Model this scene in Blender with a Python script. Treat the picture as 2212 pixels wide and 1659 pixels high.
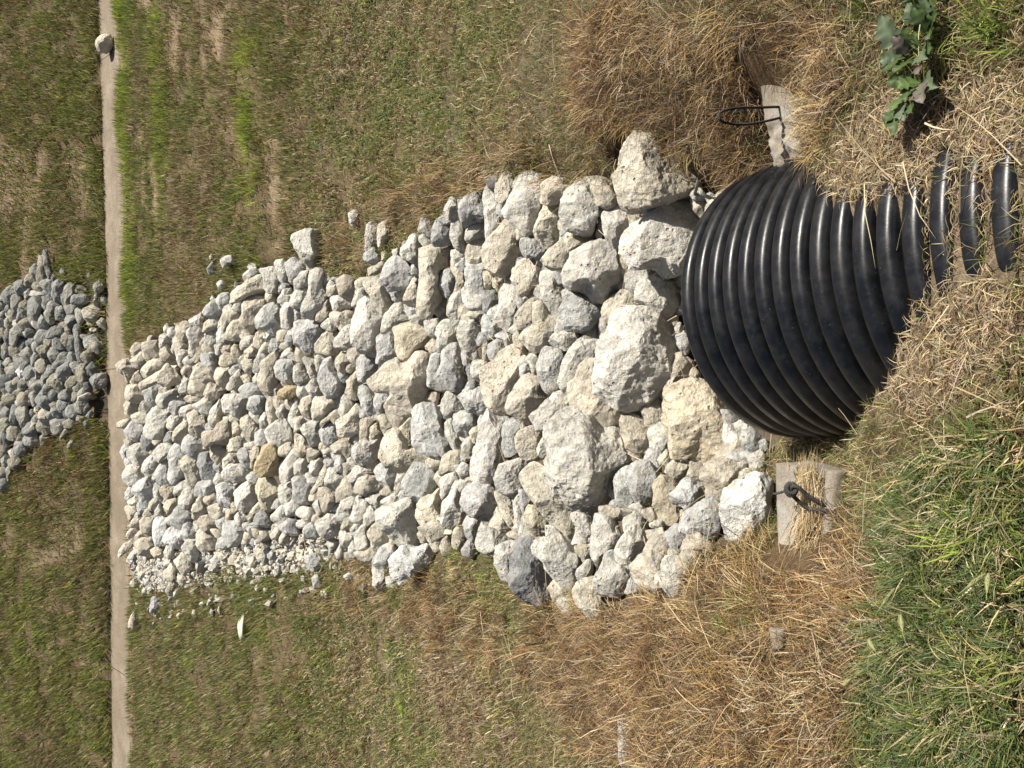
import bpy, bmesh, math, random
import numpy as np
from mathutils import Vector, Matrix

for o in list(bpy.data.objects):
    bpy.data.objects.remove(o, do_unlink=True)
scene = bpy.context.scene
col = scene.collection
rng = np.random.default_rng(7)
random.seed(7)

# ------------------------------------------------------------------ camera
CAM_Z = 3.37                       # above the floor of the basin
PITCH = math.radians(44.0)         # looking down the bank
CP, SP = math.cos(PITCH), math.sin(PITCH)
F = np.array([0, CP, -SP]); DN = np.array([0, -SP, -CP]); RX = np.array([1.0, 0, 0])
CAM = np.array([0, 0, CAM_Z])
cam_d = bpy.data.cameras.new('camera'); cam = bpy.data.objects.new('camera', cam_d); col.objects.link(cam)
cam_d.sensor_fit = 'HORIZONTAL'; cam_d.sensor_width = 36; cam_d.lens = 27.0
cam_d.clip_start = 0.05; cam_d.clip_end = 2000
# the photograph was taken with the phone on its side: camera x = world "down", camera y = world +X
M = Matrix(((DN[0], RX[0], -F[0], 0), (DN[1], RX[1], -F[1], 0), (DN[2], RX[2], -F[2], CAM_Z), (0, 0, 0, 1)))
cam.matrix_world = M
scene.camera = cam

# ------------------------------------------------------------------ light
SUN_AZ, SUN_EL = math.radians(66), math.radians(55)
world = bpy.data.worlds.new('World'); scene.world = world; world.use_nodes = True
wn = world.node_tree.nodes; wl = world.node_tree.links
bg = wn.get('Background') or wn.new('ShaderNodeBackground')
sky = wn.new('ShaderNodeTexSky'); sky.sky_type = 'NISHITA'; sky.sun_disc = False
sky.dust_density = 3.5; sky.ozone_density = .4; sky.air_density = .8
sky.sun_elevation = SUN_EL; sky.sun_rotation = SUN_AZ
wl.new(sky.outputs[0], bg.inputs[0]); bg.inputs[1].default_value = 0.05
sun_d = bpy.data.lights.new('sun', 'SUN'); sun_d.energy = 5.0; sun_d.angle = math.radians(0.53)
sun_d.color = (1.0, 0.95, 0.86)
sun = bpy.data.objects.new('sun', sun_d); col.objects.link(sun)
sun.rotation_euler = Vector((math.cos(SUN_EL)*math.sin(SUN_AZ), math.cos(SUN_EL)*math.cos(SUN_AZ), math.sin(SUN_EL))).to_track_quat('Z', 'Y').to_euler()
scene.view_settings.view_transform = 'Standard'; scene.view_settings.look = 'None'
scene.view_settings.exposure = 0.80; scene.view_settings.gamma = 1.0
scene.render.engine = 'CYCLES'

# ------------------------------------------------------------------ helpers
FPX = 1659.0                       # focal length in units of a 2212 x 1659 picture
def ray(px, py):
    a = (np.asarray(px, float) - 1106) / FPX; b = (np.asarray(py, float) - 829.5) / FPX
    return F + a[..., None] * DN - b[..., None] * RX

_tab3 = np.random.default_rng(99).random((64, 64, 64)).astype(np.float32).ravel()
_tab2 = np.random.default_rng(98).random((1024, 1024)).astype(np.float32).ravel()
def vnoise(p, seed=0):
    i = np.floor(p); f = p - i; i = i.astype(np.int64); f = f * f * (3 - 2 * f)
    x0 = ((i[:, 0] + seed * 17) & 63) << 12; x1 = ((i[:, 0] + seed * 17 + 1) & 63) << 12
    y0 = ((i[:, 1] + seed * 29) & 63) << 6; y1 = ((i[:, 1] + seed * 29 + 1) & 63) << 6
    z0 = (i[:, 2] + seed * 41) & 63; z1 = (i[:, 2] + seed * 41 + 1) & 63
    fx, fy, fz = f[:, 0], f[:, 1], f[:, 2]; t = _tab3
    def L(a, b): u = t[a + b + z0]; return u + (t[a + b + z1] - u) * fz
    a = L(x0, y0); a = a + (L(x0, y1) - a) * fy
    b = L(x1, y0); b = b + (L(x1, y1) - b) * fy
    return (a + (b - a) * fx) * 2 - 1
def vnoise2(x, y, seed=0):
    ix = np.floor(x); iy = np.floor(y); fx = x - ix; fy = y - iy; ix = ix.astype(np.int64) + seed * 53; iy = iy.astype(np.int64) + seed * 71
    fx = fx * fx * (3 - 2 * fx); fy = fy * fy * (3 - 2 * fy); t = _tab2
    x0 = (ix & 1023) << 10; x1 = ((ix + 1) & 1023) << 10; y0 = iy & 1023; y1 = (iy + 1) & 1023
    a = t[x0 + y0]; a = a + (t[x0 + y1] - a) * fy
    b = t[x1 + y0]; b = b + (t[x1 + y1] - b) * fy
    return (a + (b - a) * fx) * 2 - 1
def fbm(p, oct=3, seed=0):
    s = 0; a = 1; t = 0
    for k in range(oct):
        s = s + a * vnoise(p * 2 ** k, seed + k); t += a; a *= .5
    return s / t
def n2(x, y, sc, seed=0, oct=2):
    x = np.asarray(x, float) * sc; y = np.asarray(y, float) * sc; s = 0; a = 1; t = 0
    for k in range(oct):
        s = s + a * vnoise2(x * 2 ** k, y * 2 ** k, seed + k); t += a; a *= .5
    return s / t
def sstep(a, b, x):
    t = np.clip((np.asarray(x, float) - a) / (b - a), 0, 1); return t * t * (3 - 2 * t)

def tag(o, label=None, cat=None, group=None, kind=None):
    if label: o['label'] = label
    if cat: o['category'] = cat
    if group: o['group'] = group
    if kind: o['kind'] = kind
    return o
def link(name, me, mat=None, parent=None, loc=(0, 0, 0)):
    o = bpy.data.objects.new(name, me); col.objects.link(o); o.location = loc
    if mat and me and not me.materials: me.materials.append(mat)
    if parent: o.parent = parent
    return o
def np_mesh(name, v, tri, vcol=None, smooth=True):
    v = np.ascontiguousarray(v, np.float32); tri = np.ascontiguousarray(tri, np.int32)
    me = bpy.data.meshes.new(name); n = len(v); m = len(tri); k = tri.shape[1]
    me.vertices.add(n); me.vertices.foreach_set('co', v.ravel())
    me.loops.add(m * k); me.loops.foreach_set('vertex_index', tri.ravel())
    me.polygons.add(m); me.polygons.foreach_set('loop_start', np.arange(0, m * k, k, dtype=np.int32))
    me.polygons.foreach_set('loop_total', np.full(m, k, np.int32))
    me.polygons.foreach_set('use_smooth', np.full(m, smooth))
    if vcol is not None:
        a = me.color_attributes.new('Col', 'FLOAT_COLOR', 'POINT')
        c = np.ones((n, 4), np.float32); c[:, :3] = vcol
        a.data.foreach_set('color', c.ravel())
    me.update(calc_edges=True)
    return me
def tube(pts, r, seg=8, closed=False):
    pts = np.asarray(pts, float); n = len(pts)
    r = np.broadcast_to(r, n)
    t = np.gradient(pts, axis=0) if not closed else np.roll(pts, -1, 0) - np.roll(pts, 1, 0)
    t /= np.linalg.norm(t, axis=1)[:, None] + 1e-9
    ref = np.array([.31, .2, .93]); a = np.cross(t, ref); a /= np.linalg.norm(a, axis=1)[:, None] + 1e-9
    b = np.cross(t, a); th = np.linspace(0, 2 * np.pi, seg, endpoint=False)
    v = pts[:, None] + r[:, None, None] * (a[:, None] * np.cos(th)[None, :, None] + b[:, None] * np.sin(th)[None, :, None])
    f = []
    m = n if closed else n - 1
    for i in range(m):
        j = (i + 1) % n
        for k in range(seg):
            l = (k + 1) % seg; f.append((i * seg + k, i * seg + l, j * seg + l, j * seg + k))
    return v.reshape(-1, 3), np.array(f)

# ------------------------------------------------------------------ materials
def mat(name):
    m = bpy.data.materials.new(name); m.use_nodes = True
    nt = m.node_tree; b = nt.nodes['Principled BSDF']
    return m, nt, b
def N(nt, t, **kw):
    n = nt.nodes.new(t)
    for k, v in kw.items():
        if k in n.bl_rna.properties: setattr(n, k, v)
        else: n.inputs[k].default_value = v
    return n
def ramp(nt, fac, stops):
    r = nt.nodes.new('ShaderNodeValToRGB'); e = r.color_ramp.elements
    e[0].position, e[0].color = stops[0][0], (*stops[0][1], 1)
    e[1].position, e[1].color = stops[1][0], (*stops[1][1], 1)
    for p, c in stops[2:]:
        x = e.new(p); x.color = (*c, 1)
    nt.links.new(fac, r.inputs[0]); return r.outputs[0]
def mixc(nt, fac, a, b, mode='MIX'):
    n = nt.nodes.new('ShaderNodeMix'); n.data_type = 'RGBA'; n.blend_type = mode
    for s, v in ((0, fac), (6, a), (7, b)):
        if hasattr(v, 'links'): nt.links.new(v, n.inputs[s])
        else: n.inputs[s].default_value = v if s == 0 else (*v, 1)
    return n.outputs[2]
def bump(nt, h, strength, dist, nrm=None):
    b = nt.nodes.new('ShaderNodeBump'); b.inputs['Strength'].default_value = strength; b.inputs['Distance'].default_value = dist
    nt.links.new(h, b.inputs['Height'])
    if nrm: nt.links.new(nrm, b.inputs['Normal'])
    return b.outputs[0]

def stone_material(name='limestone'):
    m, nt, b = mat(name); L = nt.links
    at = N(nt, 'ShaderNodeAttribute', attribute_name='Col')
    tc = N(nt, 'ShaderNodeTexCoord'); oi = N(nt, 'ShaderNodeObjectInfo')
    off = N(nt, 'ShaderNodeVectorMath', operation='SCALE'); off.inputs[0].default_value = (37, 51, 23)
    L.new(oi.outputs['Random'], off.inputs['Scale'])
    ad = N(nt, 'ShaderNodeVectorMath', operation='ADD'); L.new(tc.outputs['Object'], ad.inputs[0]); L.new(off.outputs[0], ad.inputs[1])
    P = ad.outputs[0]
    big = N(nt, 'ShaderNodeTexNoise', Scale=7.0, Detail=4.0, Roughness=.6); L.new(P, big.inputs['Vector'])
    mid = N(nt, 'ShaderNodeTexNoise', Scale=26.0, Detail=6.0, Roughness=.68); L.new(P, mid.inputs['Vector'])
    fin = N(nt, 'ShaderNodeTexNoise', Scale=95.0, Detail=5.0, Roughness=.75); L.new(P, fin.inputs['Vector'])
    chip = N(nt, 'ShaderNodeTexVoronoi', Scale=22.0, feature='F1'); chip.inputs['Randomness'].default_value = 1.0
    wv = N(nt, 'ShaderNodeVectorMath', operation='MULTIPLY_ADD'); L.new(mid.outputs['Color'], wv.inputs[0]); wv.inputs[1].default_value = (.06, .06, .06); L.new(P, wv.inputs[2]); L.new(wv.outputs[0], chip.inputs['Vector'])
    pit = N(nt, 'ShaderNodeTexVoronoi', Scale=34.0); L.new(P, pit.inputs['Vector'])
    pm = N(nt, 'ShaderNodeTexNoise', Scale=11.0, Detail=2.0); L.new(P, pm.inputs['Vector'])
    f1 = ramp(nt, big.outputs[0], [(.44, (0, 0, 0)), (.62, (1, 1, 1))])
    c = mixc(nt, f1, at.outputs['Color'], (.76, .77, .775), 'MULTIPLY')          # greyer weathered patches
    f2 = ramp(nt, mid.outputs[0], [(.50, (0, 0, 0)), (.74, (1, 1, 1))])
    c = mixc(nt, f2, c, (1.0, .93, .78), 'MULTIPLY')                            # warm iron tint
    f3 = ramp(nt, fin.outputs[0], [(.30, (.78, .78, .78)), (.6, (1.08, 1.08, 1.08))])
    c = mixc(nt, 1.0, c, f3, 'MULTIPLY')
    # darker colour in scattered shallow pits
    pd = ramp(nt, pit.outputs['Distance'], [(.10, (1, 1, 1)), (.24, (0, 0, 0))])
    pg = ramp(nt, pm.outputs[0], [(.56, (0, 0, 0)), (.66, (1, 1, 1))])
    pp = N(nt, 'ShaderNodeMath', operation='MULTIPLY'); L.new(pd, pp.inputs[0]); L.new(pg, pp.inputs[1])
    pq = N(nt, 'ShaderNodeMath', operation='MULTIPLY'); L.new(pp.outputs[0], pq.inputs[0]); pq.inputs[1].default_value = .55
    c = mixc(nt, pq.outputs[0], c, (.13, .12, .105))
    L.new(c, b.inputs['Base Color']); b.inputs['Roughness'].default_value = .93
    b.inputs['Specular IOR Level'].default_value = .2
    h = N(nt, 'ShaderNodeMath', operation='MULTIPLY_ADD'); L.new(fin.outputs[0], h.inputs[0]); h.inputs[1].default_value = .35; L.new(mid.outputs[0], h.inputs[2])
    h2 = N(nt, 'ShaderNodeMath', operation='SUBTRACT'); L.new(h.outputs[0], h2.inputs[0]); L.new(pp.outputs[0], h2.inputs[1])
    n1_ = bump(nt, chip.outputs['Distance'], .55, .012)
    L.new(bump(nt, h2.outputs[0], 1.0, .03, n1_), b.inputs['Normal'])
    return m
STONE = stone_material()

def leaf_material(name, trans=.35, rough=.55):
    m, nt, b = mat(name); L = nt.links
    at = N(nt, 'ShaderNodeAttribute', attribute_name='Col')
    L.new(at.outputs['Color'], b.inputs['Base Color']); b.inputs['Roughness'].default_value = rough
    b.inputs['Specular IOR Level'].default_value = .3
    tr = N(nt, 'ShaderNodeBsdfTranslucent'); L.new(at.outputs['Color'], tr.inputs[0])
    mx = N(nt, 'ShaderNodeMixShader'); mx.inputs[0].default_value = trans
    L.new(b.outputs[0], mx.inputs[1]); L.new(tr.outputs[0], mx.inputs[2])
    L.new(mx.outputs[0], nt.nodes['Material Output'].inputs[0])
    return m
BLADE = leaf_material('grass_blade')
LEAF = leaf_material('weed_leaf', .25, .5)

def ground_material():
    m, nt, b = mat('ground'); L = nt.links
    at = N(nt, 'ShaderNodeAttribute', attribute_name='Col'); tc = N(nt, 'ShaderNodeTexCoord')
    a = N(nt, 'ShaderNodeTexNoise', Scale=9.0, Detail=8.0, Roughness=.7); L.new(tc.outputs['Object'], a.inputs['Vector'])
    g = N(nt, 'ShaderNodeTexNoise', Scale=70.0, Detail=6.0, Roughness=.75); L.new(tc.outputs['Object'], g.inputs['Vector'])
    c = mixc(nt, 1.0, at.outputs['Color'], ramp(nt, a.outputs[0], [(.3, (.6, .58, .55)), (.7, (1.25, 1.22, 1.18))]), 'MULTIPLY')
    c = mixc(nt, 1.0, c, ramp(nt, g.outputs[0], [(.32, (.5, .48, .45)), (.66, (1.35, 1.32, 1.28))]), 'MULTIPLY')
    L.new(c, b.inputs['Base Color']); b.inputs['Roughness'].default_value = .97; b.inputs['Specular IOR Level'].default_value = .1
    h = N(nt, 'ShaderNodeMath', operation='ADD'); L.new(a.outputs[0], h.inputs[0]); L.new(g.outputs[0], h.inputs[1])
    L.new(bump(nt, h.outputs[0], .9, .02), b.inputs['Normal'])
    return m
GROUND = ground_material()

def concrete_material(name, base, stain, sc=1.0):
    m, nt, b = mat(name); L = nt.links; tc = N(nt, 'ShaderNodeTexCoord')
    a = N(nt, 'ShaderNodeTexNoise', Scale=4.0 * sc, Detail=8.0, Roughness=.68); L.new(tc.outputs['Object'], a.inputs['Vector'])
    g = N(nt, 'ShaderNodeTexNoise', Scale=60.0 * sc, Detail=6.0, Roughness=.8); L.new(tc.outputs['Object'], g.inputs['Vector'])
    v = N(nt, 'ShaderNodeTexVoronoi', Scale=45.0 * sc); L.new(tc.outputs['Object'], v.inputs['Vector'])
    c = mixc(nt, ramp(nt, a.outputs[0], [(.36, (0, 0, 0)), (.64, (1, 1, 1))]), base, stain)
    lo = N(nt, 'ShaderNodeTexNoise', Scale=1.1 * sc, Detail=7.0, Roughness=.7, Distortion=.6); L.new(tc.outputs['Object'], lo.inputs['Vector'])
    c = mixc(nt, ramp(nt, lo.outputs[0], [(.44, (0, 0, 0)), (.60, (.85, .85, .85))]), c, (.155, .12, .082))
    c = mixc(nt, 1.0, c, ramp(nt, g.outputs[0], [(.3, (.55, .53, .5)), (.62, (1.2, 1.2, 1.18))]), 'MULTIPLY')
    c = mixc(nt, 1.0, c, ramp(nt, v.outputs['Distance'], [(.05, (.6, .58, .55)), (.16, (1, 1, 1))]), 'MULTIPLY')
    L.new(c, b.inputs['Base Color']); b.inputs['Roughness'].default_value = .9
    L.new(bump(nt, g.outputs[0], .5, .006), b.inputs['Normal'])
    return m
CHANNEL = concrete_material('channel_concrete', (.235, .195, .145), (.15, .118, .082), .8)
BLOCK = concrete_material('block_concrete', (.29, .275, .25), (.24, .222, .19), 3.0)

def plastic_material():
    m, nt, b = mat('black_polyethylene'); L = nt.links; tc = N(nt, 'ShaderNodeTexCoord')
    d = N(nt, 'ShaderNodeTexNoise', Scale=14.0, Detail=8.0, Roughness=.75); L.new(tc.outputs['Object'], d.inputs['Vector'])
    sp = N(nt, 'ShaderNodeTexNoise', Scale=160.0, Detail=2.0, Roughness=.6); L.new(tc.outputs['Object'], sp.inputs['Vector'])
    f = ramp(nt, d.outputs[0], [(.42, (0, 0, 0)), (.72, (.36, .36, .36))])
    c = mixc(nt, f, (.0035, .0042, .006), (.045, .042, .038))
    s = ramp(nt, sp.outputs[0], [(.70, (0, 0, 0)), (.76, (.6, .6, .6))])
    c = mixc(nt, s, c, (.14, .125, .105))
    L.new(c, b.inputs['Base Color'])
    L.new(ramp(nt, d.outputs[0], [(.3, (.27, .27, .27)), (.75, (.52, .52, .52))]), b.inputs['Roughness'])
    L.new(bump(nt, d.outputs[0], .10, .01), b.inputs['Normal']); b.inputs['Specular IOR Level'].default_value = .42
    return m
PIPE = plastic_material()

def plain_material(name, c, rough=.8, c2=None, sc=40.0):
    m, nt, b = mat(name); L = nt.links; tc = N(nt, 'ShaderNodeTexCoord')
    a = N(nt, 'ShaderNodeTexNoise', Scale=sc, Detail=5.0, Roughness=.65); L.new(tc.outputs['Object'], a.inputs['Vector'])
    L.new(mixc(nt, ramp(nt, a.outputs[0], [(.35, (0, 0, 0)), (.65, (1, 1, 1))]), c, c2 or tuple(x * .6 for x in c)), b.inputs['Base Color'])
    b.inputs['Roughness'].default_value = rough
    L.new(bump(nt, a.outputs[0], .4, .004), b.inputs['Normal'])
    return m
ROPE = plain_material('weathered_rope', (.05, .048, .045), .85, (.018, .017, .016), 120)
STICK = plain_material('grey_wood', (.25, .22, .18), .9, (.13, .11, .09), 60)
SCRAP = plain_material('white_scrap', (.8, .8, .8), .6, (.6, .6, .6), 30)
# ------------------------------------------------------------------ terrain
# pipe frame: crown of the mouth and slope of the pipe
PM = np.array([.261, 1.38, CAM_Z - 2.06])                 # crown at the mouth
PR = .45                                                  # outer radius on the ribs
pa = np.array([-.055, .97, -.372]); pa /= np.linalg.norm(pa)   # axis, pointing out of the mouth
pu = np.array([0, 0, 1.0]) - pa * pa[2]; pu /= np.linalg.norm(pu)
pr_ = np.cross(pa, pu)                                    # to the right looking out of the mouth
AX0 = PM - pu * PR                                        # axis point at the mouth

# edges of the concrete channel on the basin floor (z = 0), from its two edge lines
def floor_pt(px, py, z=0.0):
    d = ray(np.array(px, float), np.array(py, float)); t = (z - CAM_Z) / d[..., 2]
    return CAM + t[..., None] * d
_rows = np.array([0, 274, 549, 830, 1230, 1659.])
_cen = np.array([230, 239, 247, 250, 257, 259.])
_pn = floor_pt(_cen + 20, _rows); _pf = floor_pt(_cen - 20, _rows)
_o = np.argsort(_pn[:, 0])
def yn(x): return _ext(x, _pn)
def yf(x): return _ext(x, _pf)
def _ext(x, P):
    X = P[_o, 0]; Y = P[_o, 1]; x = np.asarray(x, float)
    r = np.interp(x, X, Y)
    s0 = (Y[1] - Y[0]) / (X[1] - X[0]); s1 = (Y[-1] - Y[-2]) / (X[-1] - X[-2])
    return np.where(x < X[0], Y[0] + (np.maximum(x, X[0] - 30) - X[0]) * s0, np.where(x > X[-1], Y[-1] + (np.minimum(x, X[-1] + 30) - X[-1]) * s1, r))

def T(x, y, fine=True):
    x = np.asarray(x, float); y = np.asarray(y, float)
    z = 1.87 - .425 * np.maximum(y, -1.2)
    k = .22
    z = k * np.log1p(np.exp(np.clip(z / k, -30, 30)))                 # soft foot of the slope
    # wash-out round the pipe mouth, running down under the stones
    dx = x - .25 + .04 * y
    pit = .50 * np.exp(-((y - 1.55) / .55) ** 2) * np.exp(-(np.abs(dx) / .75) ** 3.0)
    pit = pit + .14 * sstep(1.3, 2.0, y) * (1 - sstep(3.6, 5.2, y)) * np.exp(-(dx / .9) ** 4)
    # the left flank of the pipe lies lower than its right flank
    pit = pit + .26 * np.exp(-((x + .30) / .30) ** 2) * np.exp(-((y - 1.05) / .33) ** 2)
    z = z - pit
    # soil ridge along the buried pipe
    s = (PM[1] - y) / pa[1]; cx = PM[0] - pa[0] * s; lat = x - cx
    crown = PM[2] - pa[2] * s
    offl = np.interp(s, [0, .3, .5, .65, .72, .8, .84, .89, .95, 1.2], [.62, .5, .38, .19, .145, .076, .052, .04, .021, .019])
    offr = np.interp(s, [0, .3, .45, .55, .6, .65, .8, .9, 1.2], [.62, .38, .17, .075, .05, .037, .031, .028, .022])
    mixlr = sstep(-.12, .12, lat)
    tgt = crown - (offl * (1 - mixlr) + offr * mixlr)
    up = np.where(lat < 0, 1 - sstep(.42, .95, -lat), 1 - sstep(.40, .75, lat))
    w2 = sstep(-.05, .35, s) * (1 - sstep(2.0, 3.0, s))
    z = z * (1 - up * w2) + tgt * up * w2
    # far bank
    ffar = yf(x); b = np.maximum(y - ffar, 0)
    bank = .035 * sstep(0.0, .12, y - ffar) + .33 * np.maximum(b - .05, 0)
    bank = np.minimum(bank, 3.2 + .02 * np.minimum(b, 60))
    z = z + bank
    # channel bed slightly sunk
    inch = sstep(-.06, .05, y - yn(x)) * (1 - sstep(-.03, .03, y - ffar))
    z = z - .07 * inch
    if fine:
        bmp = .06 * n2(x, y, .9, 3) + .028 * n2(x, y, 4.0, 5)
        bmp = bmp * (1 - .6 * np.exp(-np.maximum(yn(x) - y, 0) / .3) * (y < ffar) - .6 * np.exp(-np.maximum(y - ffar, 0) / .3) * (y >= ffar))
        z = z + bmp * (1 - inch) * (1 - .85 * up * w2)
    return z

def hit(px, py, clear=None, tmax=26, step=.012):
    """where the line of sight of a picture point meets the ground (or comes within clear of it)"""
    d = ray(np.array(float(px)), np.array(float(py)))
    lo, hi, st = .8, tmax, .06
    for _ in range(2):
        t = np.arange(lo, hi, st); P = CAM + t[:, None] * d
        h = P[:, 2] - T(P[:, 0], P[:, 1])
        c = 0 if clear is None else clear * t
        k = np.argmax(h < c); lo, hi, st = t[k] - st * 1.1, t[k] + st, .003
    return P[k], t[k]
def ground_poly(pts):
    return np.array([hit(*p)[0][:2] for p in pts])
def inside(poly, x, y):
    x = np.asarray(x, float); y = np.asarray(y, float); r = np.zeros(x.shape, bool); n = len(poly)
    for i in range(n):
        x1, y1 = poly[i]; x2, y2 = poly[(i + 1) % n]
        c = ((y1 > y) != (y2 > y)) & (x < (x2 - x1) * (y - y1) / (y2 - y1 + 1e-12) + x1)
        r ^= c
    return r
APRON = ground_poly([(272, 800), (290, 745), (420, 690), (480, 640), (560, 570), (640, 560), (700, 600), (790, 605), (870, 530), (1000, 440), (1080, 385),
    (1190, 385), (1330, 410), (1350, 300), (1420, 290), (1480, 380), (1560, 430), (1640, 420), (1740, 520), (1740, 900), (1660, 960), (1610, 1010), (1560, 1090), (1530, 1190), (1460, 1270), (1240, 1290),
    (1110, 1285), (1060, 1180), (900, 1210), (850, 1235), (740, 1190), (640, 1230), (560, 1245), (470, 1220), (420, 1260), (330, 1285), (283, 1240), (275, 1050)])
PILE = ground_poly([(2, 640), (60, 600), (95, 545), (110, 600), (200, 615), (226, 640), (228, 905), (190, 900), (150, 925), (60, 965), (20, 1050), (2, 1060)])
PILE = np.vstack([PILE, [[-2.0, 22], [2.2, 22]]]) if False else PILE
LUSH = ground_poly([(1930, 1120), (2010, 1010), (2100, 950), (2205, 900), (2205, 1655), (1880, 1655), (1890, 1400)])
DRY1 = ground_poly([(1230, 1300), (1440, 1260), (1530, 1180), (1660, 1160), (1830, 1120), (1890, 1240), (1870, 1450), (1860, 1655), (1300, 1655), (1180, 1480)])
DRY2 = ground_poly([(1230, 60), (1420, 20), (1800, 5), (1830, 150), (1790, 330), (1640, 400), (1500, 380), (1330, 320), (1260, 250)])
DRY3 = ground_poly([(640, 1270), (860, 1230), (1100, 1290), (1220, 1310), (1200, 1480), (960, 1400), (780, 1330)])
DRY4 = ground_poly([(690, 540), (800, 430), (1000, 330), (1200, 300), (1350, 300), (1300, 400), (1090, 380), (860, 500), (800, 590)])
THATCH = ground_poly([(1790, 250), (1920, 230), (2205, 160), (2205, 800), (2060, 870), (1930, 900), (1830, 960), (1780, 400)])
WEEDY = ground_poly([(1830, 5), (2080, 5), (2060, 250), (1900, 180)])
GRAV = ground_poly([(280, 1200), (440, 1190), (640, 1150), (760, 1180), (740, 1225), (560, 1250), (420, 1265), (300, 1290)])

# one sheet, fine where the photograph looks, coarse to the horizon
def axis(parts):
    a = []
    for lo, hi, st in parts: a += list(np.arange(lo, hi, st))
    return np.array(a)
gx = np.concatenate([-np.geomspace(400, 9.6, 14), axis([(-9, -1.3, .11), (-1.3, 1.6, .035), (1.6, 9, .11)]), np.geomspace(9.6, 400, 14)])
gy = np.concatenate([-np.geomspace(400, 1.7, 12), axis([(-1.2, 0, .12), (0, 2.4, .035), (2.4, 10.4, .09), (10.4, 12.4, .05), (12.4, 17, .12)]), np.geomspace(17.5, 500, 14)])
X, Y = np.meshgrid(gx, gy); Z = T(X, Y)
iny = np.maximum(sstep(-.04, .02, Y - yn(X)) * (1 - sstep(-.02, .04, Y - yf(X))), 0)
soil = np.stack([np.full(X.shape, v) for v in (.155, .118, .078)], -1)
nz = n2(X, Y, 1.7, 21, 3)[..., None]
soil = soil * (1 + .35 * nz)
grn = (.5 + .5 * n2(X, Y, .8, 33, 2))[..., None]
soil = soil * (1 - .35 * grn) + np.array([.075, .085, .032]) * .35 * grn
def blend(poly, colr, amt=.9):
    global soil
    jx = X + .06 * n2(X, Y, 6, 50); jy = Y + .06 * n2(X, Y, 6, 51)
    mk = inside(poly, jx, jy)[..., None] * amt
    soil = soil * (1 - mk) + np.array(colr) * mk
blend(THATCH, (.235, .19, .135)); blend(DRY1, (.14, .095, .055), .7); blend(DRY2, (.14, .095, .055), .7)
blend(LUSH, (.05, .055, .025), .8)
blend(APRON, (.15, .13, .10)); blend(GRAV, (.40, .355, .28)); blend(PILE, (.07, .062, .052))  # apron and pile ground coloured dark for the shade between rocks
def bare(x, y):
    """wheel tracks of bare pale soil running parallel to the channel"""
    d = yn(x) - y; m = np.zeros(np.shape(x))
    for dd, w, s in ((.86, .10, 61), (1.25, .07, 62), (2.15, .22, 63), (3.2, .16, 64), (4.15, .12, 65), (2.7, .08, 66)):
        wob = dd + .12 * n2(x, y * 0, .5, s)
        gate = sstep(-.15, .25, n2(x, y * .4, .75, s + 10)) * sstep(.6, 1.6, x)
        m = np.maximum(m, np.exp(-((d - wob) / (w * 1.5)) ** 2) * gate * sstep(-.55, .25, n2(x * .6, y, 4.5, s + 30, 3)))
    gate = sstep(.28, .5, n2(x * .7, y * 1.6, 1.3, 81)) * (y > yf(x)) * .55
    return np.maximum(m, gate * sstep(.1, .5, y - yf(x)))
bm_ = bare(X, Y)[..., None]
soil = soil * (1 - bm_) + np.array([.30, .24, .17]) * bm_
edge = np.exp(-((Y - yn(X) + .05) / .12) ** 2)[..., None]
soil = soil * (1 - edge) + np.array([.30, .23, .16]) * edge
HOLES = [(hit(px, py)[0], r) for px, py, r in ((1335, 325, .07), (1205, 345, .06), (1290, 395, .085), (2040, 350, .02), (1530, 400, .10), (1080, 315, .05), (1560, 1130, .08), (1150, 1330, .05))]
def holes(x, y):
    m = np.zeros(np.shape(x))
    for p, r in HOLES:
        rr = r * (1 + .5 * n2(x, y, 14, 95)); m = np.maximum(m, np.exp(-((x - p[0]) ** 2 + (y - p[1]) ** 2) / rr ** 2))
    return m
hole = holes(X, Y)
for px, py, r in ((970, 300, .16), (905, 240, .12), (840, 1480, .2), (1000, 1420, .14), (1240, 1560, .12), (700, 300, .22), (1160, 140, .14)):      # thin grey-brown soil showing
    p = hit(px, py)[0]; mk = (np.exp(-(((X - p[0]) / 1.6) ** 2 + (Y - p[1]) ** 2) / r ** 2) * .8)[..., None]
    soil = soil * (1 - mk) + np.array([.20, .17, .14]) * mk
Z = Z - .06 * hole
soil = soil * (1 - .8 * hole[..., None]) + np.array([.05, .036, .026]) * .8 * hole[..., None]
# the rocks lie two deep: the soil under them is lower than the rim
def soften(mk, k=3):
    mk = mk.astype(float)
    for _ in range(k): mk = (mk + np.roll(mk, 1, 0) + np.roll(mk, -1, 0) + np.roll(mk, 1, 1) + np.roll(mk, -1, 1)) / 5
    return mk
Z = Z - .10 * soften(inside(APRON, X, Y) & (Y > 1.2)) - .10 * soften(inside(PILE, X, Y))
ny, nx = X.shape
idx = np.arange(nx * ny).reshape(ny, nx)
quads = np.stack([idx[:-1, :-1], idx[:-1, 1:], idx[1:, 1:], idx[1:, :-1]], -1).reshape(-1, 4)
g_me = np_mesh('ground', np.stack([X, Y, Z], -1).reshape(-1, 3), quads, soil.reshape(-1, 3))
ground = link('ground', g_me, GROUND); tag(ground, kind='structure')

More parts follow.
